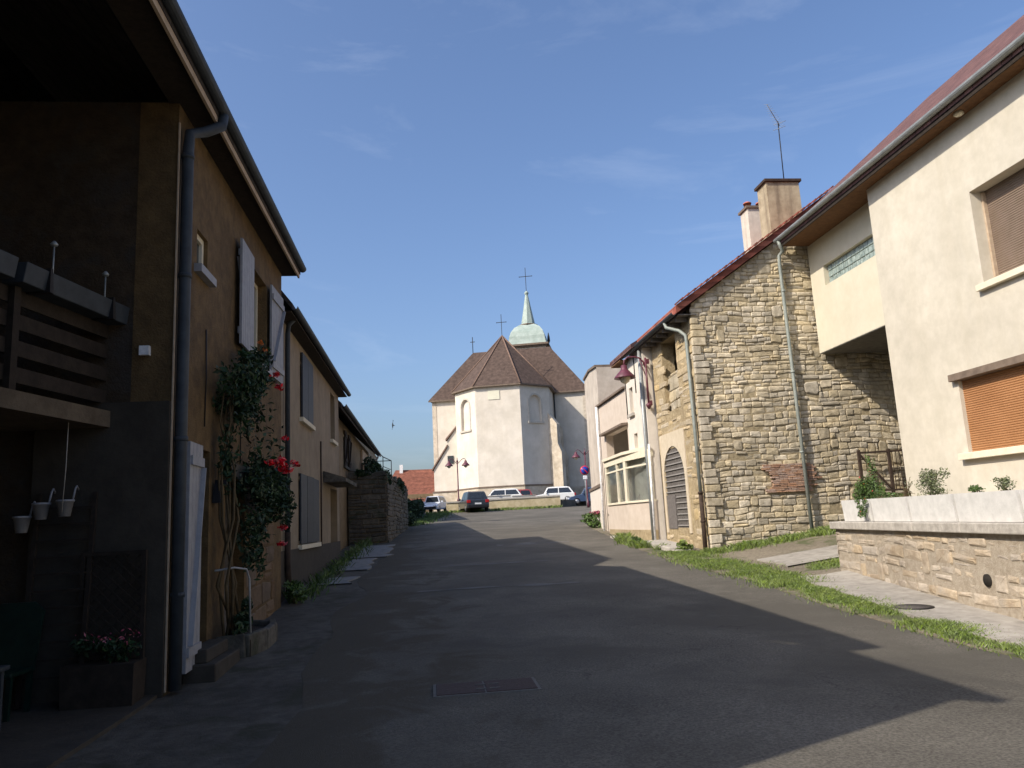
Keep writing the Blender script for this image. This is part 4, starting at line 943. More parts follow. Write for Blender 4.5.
# ---- cars
def car(loc, rz, label, pnt, hatch=True, L=4.1, Wd=1.75, Hh=1.5, cat='car', name='parked_car'):
    t = thing(name, loc, label, cat, 'cars parked by the church', rz)
    # profile along local x (front = +x)
    z0 = .28; bel = Hh * .58
    fr = L / 2; 
    prof = [(-fr + .06, z0), (-fr, .5), (-fr + .03, bel - .05), (-fr + .12, bel + .02), (fr - 1.15, bel + .02), (fr - .25, bel - .14), (fr - .04, bel - .3), (fr, .5), (fr - .08, z0)]
    if hatch: roof = [(-fr + .14, bel), (-fr + .50, Hh - .08), (-fr + .8, Hh), (.25, Hh), (.55, Hh - .05), (fr - 1.15, bel)]
    else: roof = [(-fr + .7, bel), (-fr + 1.25, Hh - .05), (-fr + 1.5, Hh), (.2, Hh), (.5, Hh - .05), (fr - 1.2, bel)]
    b = MB(); n = len(prof)
    secs = [(-Wd / 2, .93), (-Wd / 2 + .12, 1), (Wd / 2 - .12, 1), (Wd / 2, .93)]
    vs = []
    for y, k in secs:
        for x, z in prof: vs.append((x * (k * .5 + .5), y, z0 + (z - z0) * (k if z > .9 else 1)))
    fs = [(i * n + j, i * n + (j + 1) % n, (i + 1) * n + (j + 1) % n, (i + 1) * n + j) for i in range(3) for j in range(n)] + [tuple(range(n)), tuple(3 * n + j for j in range(n))]
    b.add(vs, fs)
    m2 = len(roof); wv = []
    for y, k in ((-Wd / 2 + .02, 0), (-Wd / 2 + .22, 1), (Wd / 2 - .22, 1), (Wd / 2 - .02, 0)): pass
    # greenhouse: pillars and roof painted, glass slightly inset panels on top
    rv = [(x, -(Wd / 2 - .06 - (z - bel) / (Hh - bel) * .2), z) for x, z in roof] + [(x, (Wd / 2 - .06 - (z - bel) / (Hh - bel) * .2), z) for x, z in roof]
    b.add(rv, [tuple(range(m2)), tuple(range(m2, 2 * m2))] + [(i, i + 1, m2 + i + 1, m2 + i) for i in range(m2 - 1)])
    body = b.build('body', pnt, t, local=True, bevel=.03)
    def side(zf): return Wd / 2 - .06 - (zf - bel) / (Hh - bel) * .2
    g_ = MB()
    def lerp2(p, q, k): return (p[0] + (q[0] - p[0]) * k, p[1] + (q[1] - p[1]) * k)
    # rear and front screens
    for (p, q) in ((roof[0], roof[1]), (roof[5], roof[4])):
        a, c_ = lerp2(p, q, .12), lerp2(p, q, .92); dx = .012 if p[0] > 0 else -.012
        g_.add([(a[0] + dx, -side(a[1]) + .1, a[1] + .012), (a[0] + dx, side(a[1]) - .1, a[1] + .012), (c_[0] + dx, side(c_[1]) - .1, c_[1] + .012), (c_[0] + dx, -side(c_[1]) + .1, c_[1] + .012)], [(0, 1, 2, 3)])
    g_.build('windscreen', M['car_glass'], t, local=True)
    xa0, xa1 = roof[0][0] + .18, roof[5][0] - .14; xb0, xb1 = roof[1][0] + .12, roof[4][0] - .1
    for s in (-1, 1):
        g_ = MB(); za, zb = bel + .05, Hh - .12; xm = (xb0 + xb1) / 2
        for (p0, p1, q0, q1) in ((xa0, xm - .04, xb0, xm - .04), (xm + .04, xa1, xm + .04, xb1)):
            g_.add([(p0, s * (side(za) + .01), za), (p1, s * (side(za) + .01), za), (q1, s * (side(zb) + .01), zb), (q0, s * (side(zb) + .01), zb)], [(0, 1, 2, 3)])
        g_.build('side_window', M['car_glass'], t, local=True)
    for x in (-L / 2 + .75, L / 2 - .8):
        for s in (-1, 1):
            w = MB(); y = s * (Wd / 2 - .1)
            vs = []; R_ = .31
            for yy, rr_ in ((y - .1, R_ * .9), (y - .09, R_), (y + .09, R_), (y + .1, R_ * .9), (y + s * .102, R_ * .6)):
                pass
            w.tube([(x, y - .1, R_), (x, y - .085, R_), (x, y + .085, R_), (x, y + .1, R_)], [R_ * .93, R_, R_, R_ * .93], 18)
            wo = w.build('wheel', M['tyre'], t, local=True)
            w = MB(); w.tube([(x, y + s * .085, R_), (x, y + s * .108, R_)], [R_ * .62, R_ * .55], 12); w.build('rim', M['rim'], wo, local=True)
    for s in (-1, 1):
        w = MB(); w.obox((-L / 2 + .05, s * (Wd / 2 - .16), bel - .14), (.08, 0, 0), (0, .15, 0), (0, 0, .12)); w.build('tail_light', M['tail'], t, local=True, bevel=.02)
        w = MB(); w.obox((L / 2 - .14, s * (Wd / 2 - .22), bel - .30), (.12, 0, 0), (0, .17, 0), (0, 0, .07)); w.build('headlight', M['head'], t, local=True, bevel=.02)
        w = MB(); w.obox((roof[5][0] - .25, s * (Wd / 2 + .06), bel + .1), (.05, 0, 0), (0, .09, 0), (0, 0, .07)); w.build('wing_mirror', pnt, t, local=True, bevel=.02)
    w = MB(); w.obox((-L / 2 + .0, 0, .62), (.025, 0, 0), (0, .26, 0), (0, 0, .06)); w.build('number_plate', M['white'], t, local=True)
    w = MB(); w.obox((-L / 2 + .03, 0, .42), (.07, 0, 0), (0, Wd / 2 - .1, 0), (0, 0, .11)); w.obox((L / 2 - .03, 0, .42), (.07, 0, 0), (0, Wd / 2 - .1, 0), (0, 0, .11)); w.build('bumper', M['black'], t, local=True, bevel=.03)
    return t
pk = 3.12
car((3.55, 64.2, gz(64.2)), R(98), 'dark grey parked car seen from behind at the foot of the parapet', paint('dark_grey_car_paint', (.022, .026, .032)), Hh=1.62, L=4.2, Wd=1.82)
car((.45, 72.5, gz(72.5)), R(-108), 'small white car parked past the hedge by the left end of the parapet', paint('white_car_paint', (.62, .64, .68)), Hh=1.5, L=3.6, Wd=1.62)
car((6.6, 73.5, pk), R(172), 'white estate car parked behind the left part of the parapet', paint('off_white_car_paint', (.66, .65, .63)), Hh=1.46, L=4.4)
car((9.2, 76.6, pk), R(8), 'red car half hidden behind the white block walls of the parking', paint('red_car_paint', (.33, .05, .05)), Hh=1.45, L=3.9)
car((11.6, 72.8, pk - .1), R(172), 'white hatchback parked behind the right end of the parapet', paint('pearl_white_car_paint', (.68, .68, .66)), Hh=1.5, L=4.1)
car((14.3, 68.5, 2.68), R(172), 'dark blue car parked by the no parking sign', paint('dark_blue_car_paint', (.035, .06, .12)), Hh=1.5, L=4.2)
car((15.6, 72.5, 2.9), R(175), 'blue grey car parked behind the dark blue one at the far right', paint('blue_grey_car_paint', (.07, .10, .16)), Hh=1.48, L=4.0)

# ---- lamp posts near the church
def lantern(b_paint, b_glass, x, y, z, s=1.0):
    b_paint.lathe((x, y, z), [(.03 * s, .30 * s), (.09 * s, .28 * s), (.10 * s, .16 * s), (.12 * s, .14 * s), (.30 * s, -.06 * s), (.31 * s, -.10 * s), (.27 * s, -.09 * s), (.10 * s, .10 * s)], 16)
    b_glass.lathe((x, y, z), [(.02 * s, -.26 * s), (.12 * s, -.20 * s), (.17 * s, -.08 * s), (.14 * s, .0)], 14)
def lamppost(loc, label, span=.72, h=3.75, s=1.15, ang=0):
    t = thing('lamp_post', loc, label, 'lamp post', 'double armed burgundy lamp posts', ang); x = y = 0
    b = MB(); b.lathe((0, 0, -.1), [(.14, 0), (.14, .5), (.08, .6), (.06, .9), (.05, h)], 12); b.lathe((0, 0, h - .1), [(.08, 0), (.1, .08), (.04, .2), (.02, .4)], 10); b.build('post', M['burgundy'], t, local=True)
    for sg in (-1, 1):
        b = MB(); b.tube([(0, 0, h - .25), (sg * span * .35, 0, h - .02), (sg * span * .5, 0, h + .12), (sg * span * .75, 0, h + .22), (sg * span * .95, 0, h + .16), (sg * span, 0, h - .02)], .028, 8); arm = b.build('arm', M['burgundy'], t, local=True)
        p, g_ = MB(), MB(); lantern(p, g_, sg * span, 0, h - .3, s); sh = p.build('lamp_shade', M['burgundy'], arm, local=True); g_.build('lamp_glass', M['lamp_glass'], arm, local=True)
    return t
lamppost((2.5, 67.2, 3.2), 'double burgundy lamp post rising behind the parapet in front of the apse', h=3.7)
lamppost((12.45, 61.0, 2.35), 'double burgundy lamp post at the right beside the no parking sign', h=4.35)
NP = thing('no_parking_sign', (12.15, 60, 2.3), 'round blue and red no parking sign on a grey pole before the church', 'road sign')
b = MB(); b.tube([(12.15, 60, 2.2), (12.15, 60, 5.5)], .035, 8); b.build('pole', M['zinc'], NP)
b = MB(); b.tube([(12.15, 59.95, 5.2), (12.15, 59.97, 5.2)], .36, 28); b.build('disc', M['sign_red'], NP)
b = MB(); b.tube([(12.15, 59.935, 5.2), (12.15, 59.949, 5.2)], .29, 28); b.build('blue_field', M['sign_blue'], NP)
b = MB(); b.bar((11.95, 59.93, 5.4), (12.35, 59.93, 5.0), .008, .07, up=(0, 1, 0)); b.v = []; b.f = []; b.sm = []
b.obox((12.15, 59.928, 5.2), (.2, 0, -.2), (0, .006, 0), (.024, 0, .024)); b.build('diagonal_bar', M['sign_red'], NP)
b = MB(); b.box(11.98, 12.32, 59.94, 59.96, 4.5, 4.78); b.build('white_plate', M['white'], NP, bevel=.01)

# ================================================================== RIGHT SIDE
# ---- barn
BN = thing('stone_barn', (7.15, 20, .5), 'old rubble stone barn with red tiles at the street corner on the right', 'barn')
SL = .68
def rake(x): return 7.16 + SL * (x - 6.75)
mb = MB()   # core walls: gable facing the camera with slope top
mb.prism([(7.20, 20.06, 0), (13.2, 20.06, 0), (13.2, 20.06, 9.3), (11.6, 20.06, rake(11.6) - .22), (7.20, 20.06, rake(7.2) - .22)], (0, .45, 0)); mb.build('gable_core', M['mortar_gable'], BN)
mb = MB()
def skip_brick(s, z): return (1.72 < s < 2.98 and 1.98 < z < 2.72) or (abs(s - 3.55) < .17 and abs(z - 1.45) < .13) or (abs(s - 1.38) < .09 and abs(z - 3.6) < .15) or (abs(s - 3.9) < .08 and abs(z - 4.1) < .09) or (abs(s - .95) < .09 and abs(z - 2.9) < .11)
rubble(mb, (7.15, 20.04, 0), (1, 0, 0), (0, -1, 0), 5.9, .2, lambda s: min(rake(7.15 + s) - .30, 9.4), seed=41, rowh=(.095, .185), stw=(.10, .27), gap=.006, proud=(-.018, .022), skip=skip_brick, tall=.7)
mb.build('gable_wall', M['stone'], BN)
mb = MB(); r_ = random.Random(44); z = 1.99
while z < 2.70:
    x = 8.88 + (.1 * math.sin(z * 9)); x += r_.uniform(-.08, .1); xe = 10.1 - abs(z - 2.3) * .3 + r_.uniform(-.1, .12)
    while x < xe:
        w_ = r_.uniform(.16, .26); mb.obox((x + w_ / 2, 20.04 + r_.uniform(-.012, .012), z + .02), (w_ / 2 - .006, 0, r_.uniform(-.003, .003)), (0, .06, 0), (0, 0, .019)); x += w_
    z += .047
mb.build('brick_patch', M['brick'], BN)
# corner quoins
mb = MB()
z = .35; k = 0
while z < 6.75:
    hh = r_.uniform(.15, .26); w_ = r_.uniform(.2, .46)
    mb.obox((7.12 + w_ / 2, 20.04, z + hh / 2), (w_ / 2, 0, r_.uniform(-.01, .01)), (0, .05 + r_.uniform(0, .02), 0), (0, 0, hh / 2 - .01)); z += hh; k += 1
mb.build('quoin', M['stone'], BN, bevel=.02)
mb = MB()
wall(mb, (7.15, 20.07, 0), (0, 1, 0), (-1, 0, 0), (0, 3.85), (0, 6.91), [(1.45, 2.85, 4.6, 6.78), (1.6, 3.46, 1.15, 3.5)], .4)
mb.build('street_wall', M['rubble_render'], BN)
mb = MB(); rubble(mb, (7.15, 23.92, 0), (0, -1, 0), (-1, 0, 0), 3.85, .45, lambda s: 6.7, seed=52, rowh=(.12, .26), stw=(.2, .5), gap=.022, proud=(-.008, .028), tall=1.0, skip=lambda s, z: (.9 < s < 2.5 and 4.4 < z) or (.1 < s < 2.6 and .9 < z < 4.05) or (z > .75 and random.Random(int(s * 97 + z * 31)).random() < .12))
mb.build('street_stones', mat('ochre_half_buried_stone', (.36, .28, .165), scale=8, bump=.6, color2=(.50, .40, .255), island=.15), BN)
mb = MB(); rubble(mb, (7.30, 22.92, 0), (0, -1, 0), (-1, 0, 0), 1.4, 4.6, lambda s: 5.75, seed=57, rowh=(.3, .45), stw=(.5, .8), gap=.012, proud=(0, .02)); mb.box(7.36, 7.46, 21.4, 22.94, 4.5, 5.8); mb.build('blocked_window', M['stone'], BN)
# cement arch surround with weathered arched shutter
cs = MB(); y0, y1, zs, zt = 21.05, 23.1, 2.6, 3.55; cy = 22.6; rad = .98; K = 12
arc = [(cy + rad * math.cos(math.pi * k / K), zs + rad * .98 * math.sin(math.pi * k / K)) for k in range(K + 1)]
for (a, b_), (c_, d_) in zip(arc, arc[1:]): cs.prism([(7.12, a, b_), (7.12, c_, d_), (7.12, c_, 3.98), (7.12, a, 3.98)], (.1, 0, 0))
cs.box(7.12, 7.22, 21.42, cy - rad, 1.0, 3.98); cs.box(7.12, 7.22, cy + rad, 23.76, 1.0, 3.98)
cs.build('arch_surround', mat('pale_cement_surround', (.5, .42, .3), scale=6, bump=.4, color2=(.58, .5, .38)), BN)
sh = MB(); arcf = lambda y: zs + .98 * math.sqrt(max(0, rad ** 2 - (y - cy) ** 2))
n_ = 14
for i in range(n_):
    a = cy - rad + .02 + (2 * rad - .04) * i / n_; b_ = a + (2 * rad - .04) / n_ - .012
    sh.prism([(7.17, a, 1.12), (7.17, b_, 1.12), (7.17, b_, arcf(b_) - .01), (7.17, a, arcf(a) - .01)], (.05, 0, 0))
so = sh.build('arched_shutter', M['wood_grey'], BN)
sh = MB()
z = 1.2
while z < 3.5:
    hwid = rad if z < zs else math.sqrt(max(.01, rad ** 2 - ((z - zs) / .98) ** 2))
    y_lo = cy - hwid + .03; y_hi = cy + hwid - .03
    if z < 2.15: y_hi = cy + .05
    sh.box(7.135, 7.168, y_lo, y_hi, z, z + .035); z += .165
sh.build('slat', M['slat_light'], so)
sh = MB(); sh.box(7.125, 7.165, cy + .1, cy + .92, 1.12, 2.12); sh.build('hatch_door', mat('grey_hatch_wood', (.14, .125, .115), scale=14, bump=.4), so)
# barn body + roof
mb = MB(); mb.box(15.6, 16, 20.5, 24, 0, 7.2); mb.prism([(7.56, 23.62, 0), (16, 23.62, 0), (16, 23.62, 7.0), (11.6, 23.62, 10.0), (7.56, 23.62, 7.2)], (0, .3, 0)); mb.build('rear_wall', M['rubble_render'], BN)
mb = MB(); roof2(mb, 6.72, 7.18, 11.6, 7.18 + SL * 4.88, 16.6, 7.1, 19.92, 25.6, .22); mb.build('roof', M['red_tile'], BN)
mb = MB()
for k in range(26):  # wavy verge tiles along the rake
    x = 6.72 + k * .19; z = 7.2 + SL * (x - 6.72); mb.obox((x + .09, 19.9, z + .085), (.1, 0, .1 * SL + .012), (0, .09, 0), (-.01, 0, .018))
mb.build('verge_tile', M['red_tile'], BN)
for y in [20.3 + .6 * i for i in range(6)]:
    mb = MB(); mb.box(6.80, 7.12, y - .05, y + .05, 6.80, 6.91); mb.build('rafter_end', M['wood_grey'], BN)
mb = MB(); mb.box(6.78, 7.3, 19.98, 25.5, 6.915, 6.94); mb.build('soffit', M['wood_grey'], BN)
mb = MB(); gutter(mb, 6.68, 20.0, 25.6, 7.0, .08); mb.build('gutter', M['zinc_dark'], BN)
mb = MB(); mb.tube([(6.68, 20.9, 6.94), (6.70, 20.85, 6.78), (6.95, 20.5, 6.6), (7.07, 20.35, 6.42), (7.07, 20.32, 6.2), (7.05, 20.24, 4), (7.03, 20.18, 2.1)], .05, 10); mb.build('downpipe', M['zinc_green'], BN)
mb = MB(); mb.tube([(7.03, 20.18, 2.1), (7.02, 20.16, 1.3), (7.0, 20.12, .5)], .058, 10)
for z in (2.05, 1.3): mb.tube([(7.02, 20.17, z), (7.02, 20.17, z + .06)], .07, 10)
mb.build('pipe_shoe', M['rust'], BN)
BN.location.x += 0
b = MB()
b.box(10.52, 11.62, 21.6, 22.3, 8.6, 11.55, .02); b.build('chimney_stack', M['chimney_grey'], BN)
b = MB(); b.box(10.47, 11.67, 21.55, 22.35, 11.55, 11.64); b.build('chimney_cap', M['rust'], BN, bevel=.01)
b = MB(); b.box(10.9, 11.66, 23.9, 24.5, 8.6, 11.65); cw = b.build('chimney_stack', M['chimney_white'], BN)
b = MB(); b.box(10.84, 11.72, 23.84, 24.56, 11.65, 11.73); b.build('chimney_cap', M['ledge'], BN)
for x in (11.05, 11.5):
    b = MB(); b.lathe((x, 24.2, 11.73), [(.13, 0), (.11, .22), (.14, .18), (.14, .22), (.10, .25), (.04, .27)], 12); b.build('chimney_pot', M['clay'], BN)
BN.location.x += .15
# aerial
AE = thing('tv_aerial', (11.43, 22, 11.6), 'television aerial on a thin mast above the stained chimney', 'aerial')
b = MB(); b.tube([(11.43, 21.9, 11.6), (11.46, 21.9, 13.75)], .016, 6); b.build('mast', M['iron'], AE)
b = MB(); a0, a1 = Vector((11.5, 21.9, 13.6)), Vector((10.85, 21.3, 13.98)); b.tube([a0, a1], .012, 6)
dd = (a1 - a0).normalized(); nn = dd.cross(Vector((0, 0, 1))).normalized(); mm_ = nn.cross(dd)
for i in range(11):
    p = a0.lerp(a1, i / 10); l = .17 - .006 * i; b.tube([p - mm_ * l * .35 - nn * l, p + mm_ * l * .35 + nn * l], .004, 4)
b.tube([a0 - nn * .2 + mm_ * .12, a0 + nn * .2 + mm_ * .12], .008, 4); b.tube([a0 - nn * .2 - mm_ * .12, a0 + nn * .2 - mm_ * .12], .008, 4)
b.build('antenna', M['zinc'], AE)

# wall lamp on the barn corner
WL = thing('wall_street_lamp', (7.05, 24.0, 5.2), 'burgundy swan neck street lamp bracketed to the barn wall', 'street lamp')
b = MB(); b.tube([(7.05, 23.85, 5.0), (7.05, 23.85, 6.55)], .035, 8); b.lathe((7.05, 23.85, 4.98), [(.03, -.1), (.09, 0), (.1, .05), (.04, .1)], 10); b.box(7.06, 7.16, 23.8, 23.9, 5.0, 5.15); b.box(7.06, 7.16, 23.8, 23.9, 6.35, 6.5); b.build('bracket', M['burgundy'], WL)
b = MB(); b.tube([(7.05, 23.85, 6.2), (6.98, 23.86, 6.42), (6.86, 23.87, 6.55), (6.7, 23.9, 6.6), (6.5, 23.92, 6.6), (6.38, 23.95, 6.5), (6.36, 23.95, 6.3)], .03, 8); b.tube([(7.05, 23.85, 5.9), (6.95, 23.86, 6.2), (6.86, 23.87, 6.5)], .018, 6); b.build('arm', M['burgundy'], WL)
p, g_ = MB(), MB(); lantern(p, g_, 6.36, 23.95, 6.02, 1.12); p.build('lamp_shade', M['burgundy'], WL); g_.build('lamp_glass', M['lamp_glass'], WL)

# ---- R4 shop house
R4 = thing('shop_house', (7.0, 27, .7), 'bright white narrow house with a glazed shop bay beside the stone barn', 'house')
mb = MB()
wall(mb, (7.0, 23.99, 0), (0, 1, 0), (-1, 0, 0), (0, 2.45), (0, 7.0), [(1.3, 1.75, 3.78, 4.3), (1.5, 1.95, 5.0, 5.9)], .3)
mb.build('wall', M['r4_white'], R4)
mb = MB()
wall(mb, (7.0, 26.44, 0), (0, 1, 0), (-1, 0, 0), (0, 4.56), (0, 6.0), [(.1, 3.5, 3.75, 4.70)], .3)
mb.build('annex_wall', M['pink_render'], R4)
mb = MB(); mb.box(7.31, 12, 23.99, 24.2, 0, 6.9); mb.box(7.31, 12, 30.8, 31, 0, 6.0); mb.box(11.8, 12, 24, 31, 0, 6.9); mb.box(7.31, 12, 26.24, 26.44, 3.6, 7.0); mb.box(8.3, 8.35, 26.44, 31, 3.6, 6); mb.box(7.31, 8.3, 26.45, 30.8, 3.62, 3.7); mb.build('rear_wall', M['r4_white'], R4)
mb = MB(); mb.prism([(6.90, 26.46, 6.0), (12, 26.46, 6.6), (12, 26.46, 6.7), (6.90, 26.46, 6.07)], (0, 4.6, 0)); mb.build('annex_roof', M['ledge'], R4)
mb = MB(); mb.prism([(6.99, 26.4, 4.71), (6.76, 26.45, 4.70), (6.76, 30.1, 4.70), (6.99, 30.15, 4.71)], (0, 0, .08)); mb.build('loggia_canopy', M['ledge'], R4)
mb = MB(); mb.prism([(6.65, 23.99, 7.05), (12, 23.99, 10.0), (12, 23.99, 9.85), (6.65, 23.99, 6.9)], (0, 3.0, 0)); mb.build('roof', M['purple_tile'], R4)
mb = MB(); mb.box(6.68, 7.05, 25.65, 26.95, 6.84, 6.88); mb.build('soffit', M['wood_brown'], R4)
window(R4, 7.0, 25.29, 25.74, 3.78, 4.3, n=-1, bars=0, sill=M['cream_trim']); window(R4, 7.0, 25.49, 25.94, 5.0, 5.9, n=-1, bars=0, sill=M['cap'])
mb = MB(); mb.tube([(6.92, 24.08, 6.85), (6.92, 24.08, .75)], .055, 10); mb.build('downpipe', M['zinc'], R4)
mb = MB(); mb.tube([(6.90, 23.7, 3.75), (6.86, 23.7, .7)], .035, 8); mb.build('white_conduit', M['white'], R4)
mb = MB(); mb.tube([(6.9, 30.85, 6.0), (6.9, 30.85, .95)], .05, 8); mb.build('white_conduit', M['white'], R4)
mb = MB(); mb.tube([(6.985, 25.0, 6.9), (6.985, 25.0, 5.6)], .02, 6); mb.build('wall_cable', M['iron'], R4); mb = MB(); mb.tube([(6.985, 26.3, 6.5), (6.985, 26.3, 4.9)], .02, 6); mb.build('wall_cable', M['iron'], R4)
# bay
bay = [(6.98, 23.95), (6.70, 26.1), (6.72, 29.1), (6.98, 29.9)]
zb0, zb1 = lambda y: gz(y) - .1, 1.98
mb = MB(); mb2 = MB(); mb3 = MB(); mb4 = MB(); mb5 = MB()
for i, ((xa, ya), (xb, yb)) in enumerate(zip(bay, bay[1:])):
    a, b_ = Vector((xa, ya, 0)), Vector((xb, yb, 0)); d = (b_ - a).normalized(); n = Vector((-d.y, d.x, 0)); L = (b_ - a).length
    mb5.prism([a + Vector((0, 0, .55)) + n * .02, b_ + Vector((0, 0, .55)) + n * .02, b_ + Vector((0, 0, 1.1)) + n * .02, a + Vector((0, 0, 1.1)) + n * .02], -n * .1)
    mb.prism([a + Vector((0, 0, 1.1)), b_ + Vector((0, 0, 1.1)), b_ + Vector((0, 0, zb1)), a + Vector((0, 0, zb1))], -n * .08)
    mb2.prism([a + Vector((0, 0, zb1)) + n * .05, b_ + Vector((0, 0, zb1)) + n * .05, b_ + Vector((0, 0, zb1 + .07)) + n * .05, a + Vector((0, 0, zb1 + .07)) + n * .05], -n * .16)
    mb2.prism([a + Vector((0, 0, 3.4)) + n * .05, b_ + Vector((0, 0, 3.4)) + n * .05, b_ + Vector((0, 0, 3.62)) + n * .05, a + Vector((0, 0, 3.62)) + n * .05], -n * .16)
    mb2.prism([a + Vector((0, 0, 3.14)) + n * .03, b_ + Vector((0, 0, 3.14)) + n * .03, b_ + Vector((0, 0, 3.2)) + n * .03, a + Vector((0, 0, 3.2)) + n * .03], -n * .1)
    ms = [0, L] if i != 1 else [0, L * .38, L]
    for s in ms: mb2.obox(a + d * min(max(s, .06), L - .06) + Vector((0, 0, 2.72)), d * .06, n * .045, Vector((0, 0, .68)))
    mb3.prism([a + Vector((0, 0, 2.05)) - n * .02, b_ + Vector((0, 0, 2.05)) - n * .02, b_ + Vector((0, 0, 3.4)) - n * .02, a + Vector((0, 0, 3.4)) - n * .02], -n * .01)
mb5.build('bay_base', M['rubble_render'], R4)
mb.build('bay_panel', M['pink_render'], R4); bf = mb2.build('bay_frame', M['cream_trim'], R4)
gm = bpy.data.materials.new('clear_shop_glass'); gm.use_nodes = True; gb = gm.node_tree.nodes['Principled BSDF']
gb.inputs['Base Color'].default_value = (.8, .85, .84, 1); gb.inputs['Roughness'].default_value = .03; gb.inputs['Transmission Weight'].default_value = 1; gb.inputs['IOR'].default_value = 1.15
mb3.build('pane', gm, bf)
mb = MB(); mb.prism([(bay[0][0], bay[0][1] - .05, 3.62), (bay[1][0] - .12, bay[1][1] - .1, 3.62), (bay[2][0] - .12, bay[2][1] + .05, 3.62), (bay[3][0], bay[3][1] + .1, 3.62)], (0, 0, .1)); mb.build('bay_roof', M['cream_trim'], R4)
# things seen through the shop glass
mb = MB(); mb.box(8.2, 8.25, 23.9, 30.6, .8, 3.5); mb.box(6.99, 8.2, 30.55, 30.6, .8, 3.5); mb.box(7.31, 8.2, 23.95, 23.985, .8, 3.5); mb.box(7.0, 8.2, 24, 30.5, 1.6, 1.66); mb.build('shop_interior', mat('dim_shop_interior', (.05, .042, .036), scale=3, bump=.2, color2=(.09, .075, .06)), R4)
pl_ = thing('potted_plant', (7.15, 24.5, 1.66), 'pale dried plant in a pot behind the shop glass', 'plant')
r_ = random.Random(61); b = MB(); leaves(b, blob_pts((7.12, 24.45, 2.35), (.1, .25, .6), 260, r_, lumps=9), .05, r_); b.build('foliage', M['leaf_pale'], pl_)
b = MB(); b.lathe((7.12, 24.45, 1.66), [(.09, 0), (.13, .2), (.14, .22)], 12); b.build('pot', M['white'], pl_)
vs_ = thing('white_disc_ornament', (7.05, 25.5, 1.66), 'pale round dish standing on edge behind the shop glass', 'ornament')
b = MB(); b.tube([(7.1, 25.4, 2.0), (7.14, 25.43, 2.0)], .32, 20); b.build('dish', M['pink_render'], vs_)
b = MB(); b.tube([(7.12, 25.42, 1.66), (7.12, 25.42, 1.72)], .1, 12); b.build('stand', M['wood_dark'], vs_)
# stone slab at the barn foot
SS = thing('stone_slab', (6.7, 22, .6), 'rough flat stone slab at the foot of the barn below the arched shutter', 'stone slab')
mb = MB(); mb.obox((6.75, 22.2, .62), (.36, 0, 0), (.04, 1.5, .06), (0, 0, .12)); mb.obox((6.7, 20.9, .5), (.28, 0, 0), (.02, .5, 0), (0, 0, .12)); mb.build('slab', M['cap'], SS, bevel=.03)
SB = thing('threshold_stone', (6.5, 26.8, .75), 'pale threshold stone in front of the shop bay', 'threshold')
mb = MB(); mb.obox((6.42, 26.2, .82), (.16, 0, 0), (0, 1.0, .04), (0, 0, .05)); mb.build('slab', M['cap'], SB, bevel=.015)

# ---- R5 tall plain house beyond
R5 = thing('house', (7.4, 34.5, 1.2), 'tall plain weathered white house wall with a grey plinth beyond the shop', 'house')
A5, B5 = Vector((8.02, 38.2, 0)), Vector((7.06, 31.03, 0)); C5 = B5.lerp(A5, .5)
def up(p, z): return Vector((p.x, p.y, z))
mb = MB(); mb.prism([up(A5, .8), up(B5, .8), up(B5, 7.7), up(B5.lerp(A5, .2), 7.9), up(C5, 8.2), up(A5, 8.42)], (6, 0, 0)); mb.build('wall', M['r5_render'], R5)
mb = MB(); o5 = Vector((-.08, -.02, 0)); mb.prism([up(A5 + o5, .8), up(B5 + o5, .8), up(B5 + o5, 2.8), up(A5 + o5, 2.8)], (.3, 0, 0)); mb.build('plinth', M['r4_white'], R5)
mb = MB(); o5 = Vector((-.13, -.02, 0)); mb.prism([up(A5 + o5, 2.8), up(B5 + o5, 2.8), up(B5 + o5, 2.93), up(A5 + o5, 2.93)], (.3, 0, 0)); mb.build('plinth_ledge', M['ledge'], R5)
mb = MB(); tp5 = [up(A5, 8.42), up(C5, 8.2), up(B5.lerp(A5, .2), 7.9), up(B5, 7.7)]
mb.prism([p + Vector((-.07, 0, .004)) for p in tp5] + [p + Vector((-.07, 0, .1)) for p in tp5[::-1]], (6.1, 0, 0)); mb.build('roof_edge', M['ledge'], R5)

# ---- R3 modern rendered house
R3 = thing('house', (10.4, 16, 1.2), 'modern warm white house with roller blinds and brown soffit at the right', 'house')
MX = 10.4
mb = MB()
wall(mb, (MX, 16.1, 0), (0, -1, 0), (-1, 0, 0), (0, 14), (1.0, 8.95), [(3.2, 6.1, 5.5, 7.32), (2.1, 5.0, 2.45, 3.98)], .34)
mb.build('wall', M['white_render'], R3)
mb = MB(); mb.box(MX + .3, 18, 15.8, 16.1, 1.0, 8.9); mb.box(17.7, 18, 2.1, 15.8, 1, 8.9); mb.box(MX + .3, 17.7, 2.1, 2.4, 1, 8.9); mb.prism([(MX, 2.1, 8.9), (18, 2.1, 8.9), (15, 2.1, 12.6)], (0, .3, 0)); mb.build('side_wall', M['white_render'], R3)
mb = MB()
wall(mb, (10.85, 19.93, 0), (0, -1, 0), (-1, 0, 0), (0, 3.83), (5.72, 8.95), [(.72, 3.3, 7.45, 8.0)], .25)
mb.box(11.1, 16, 19.6, 19.93, 5.72, 8.9); mb.box(11.1, 16, 16.1, 19.6, 5.72, 5.95); mb.build('bridge_wall', M['cream_render'], R3)
mb = MB(); mb.box(10.86, 15.9, 16.12, 19.92, 5.70, 5.715); mb.build('bridge_shade_sheet', mat('soffit_shade_grey', (.13, .12, .105), bump=.2), R3)  # added sheet; shade of the bridge underside painted as a darker grey
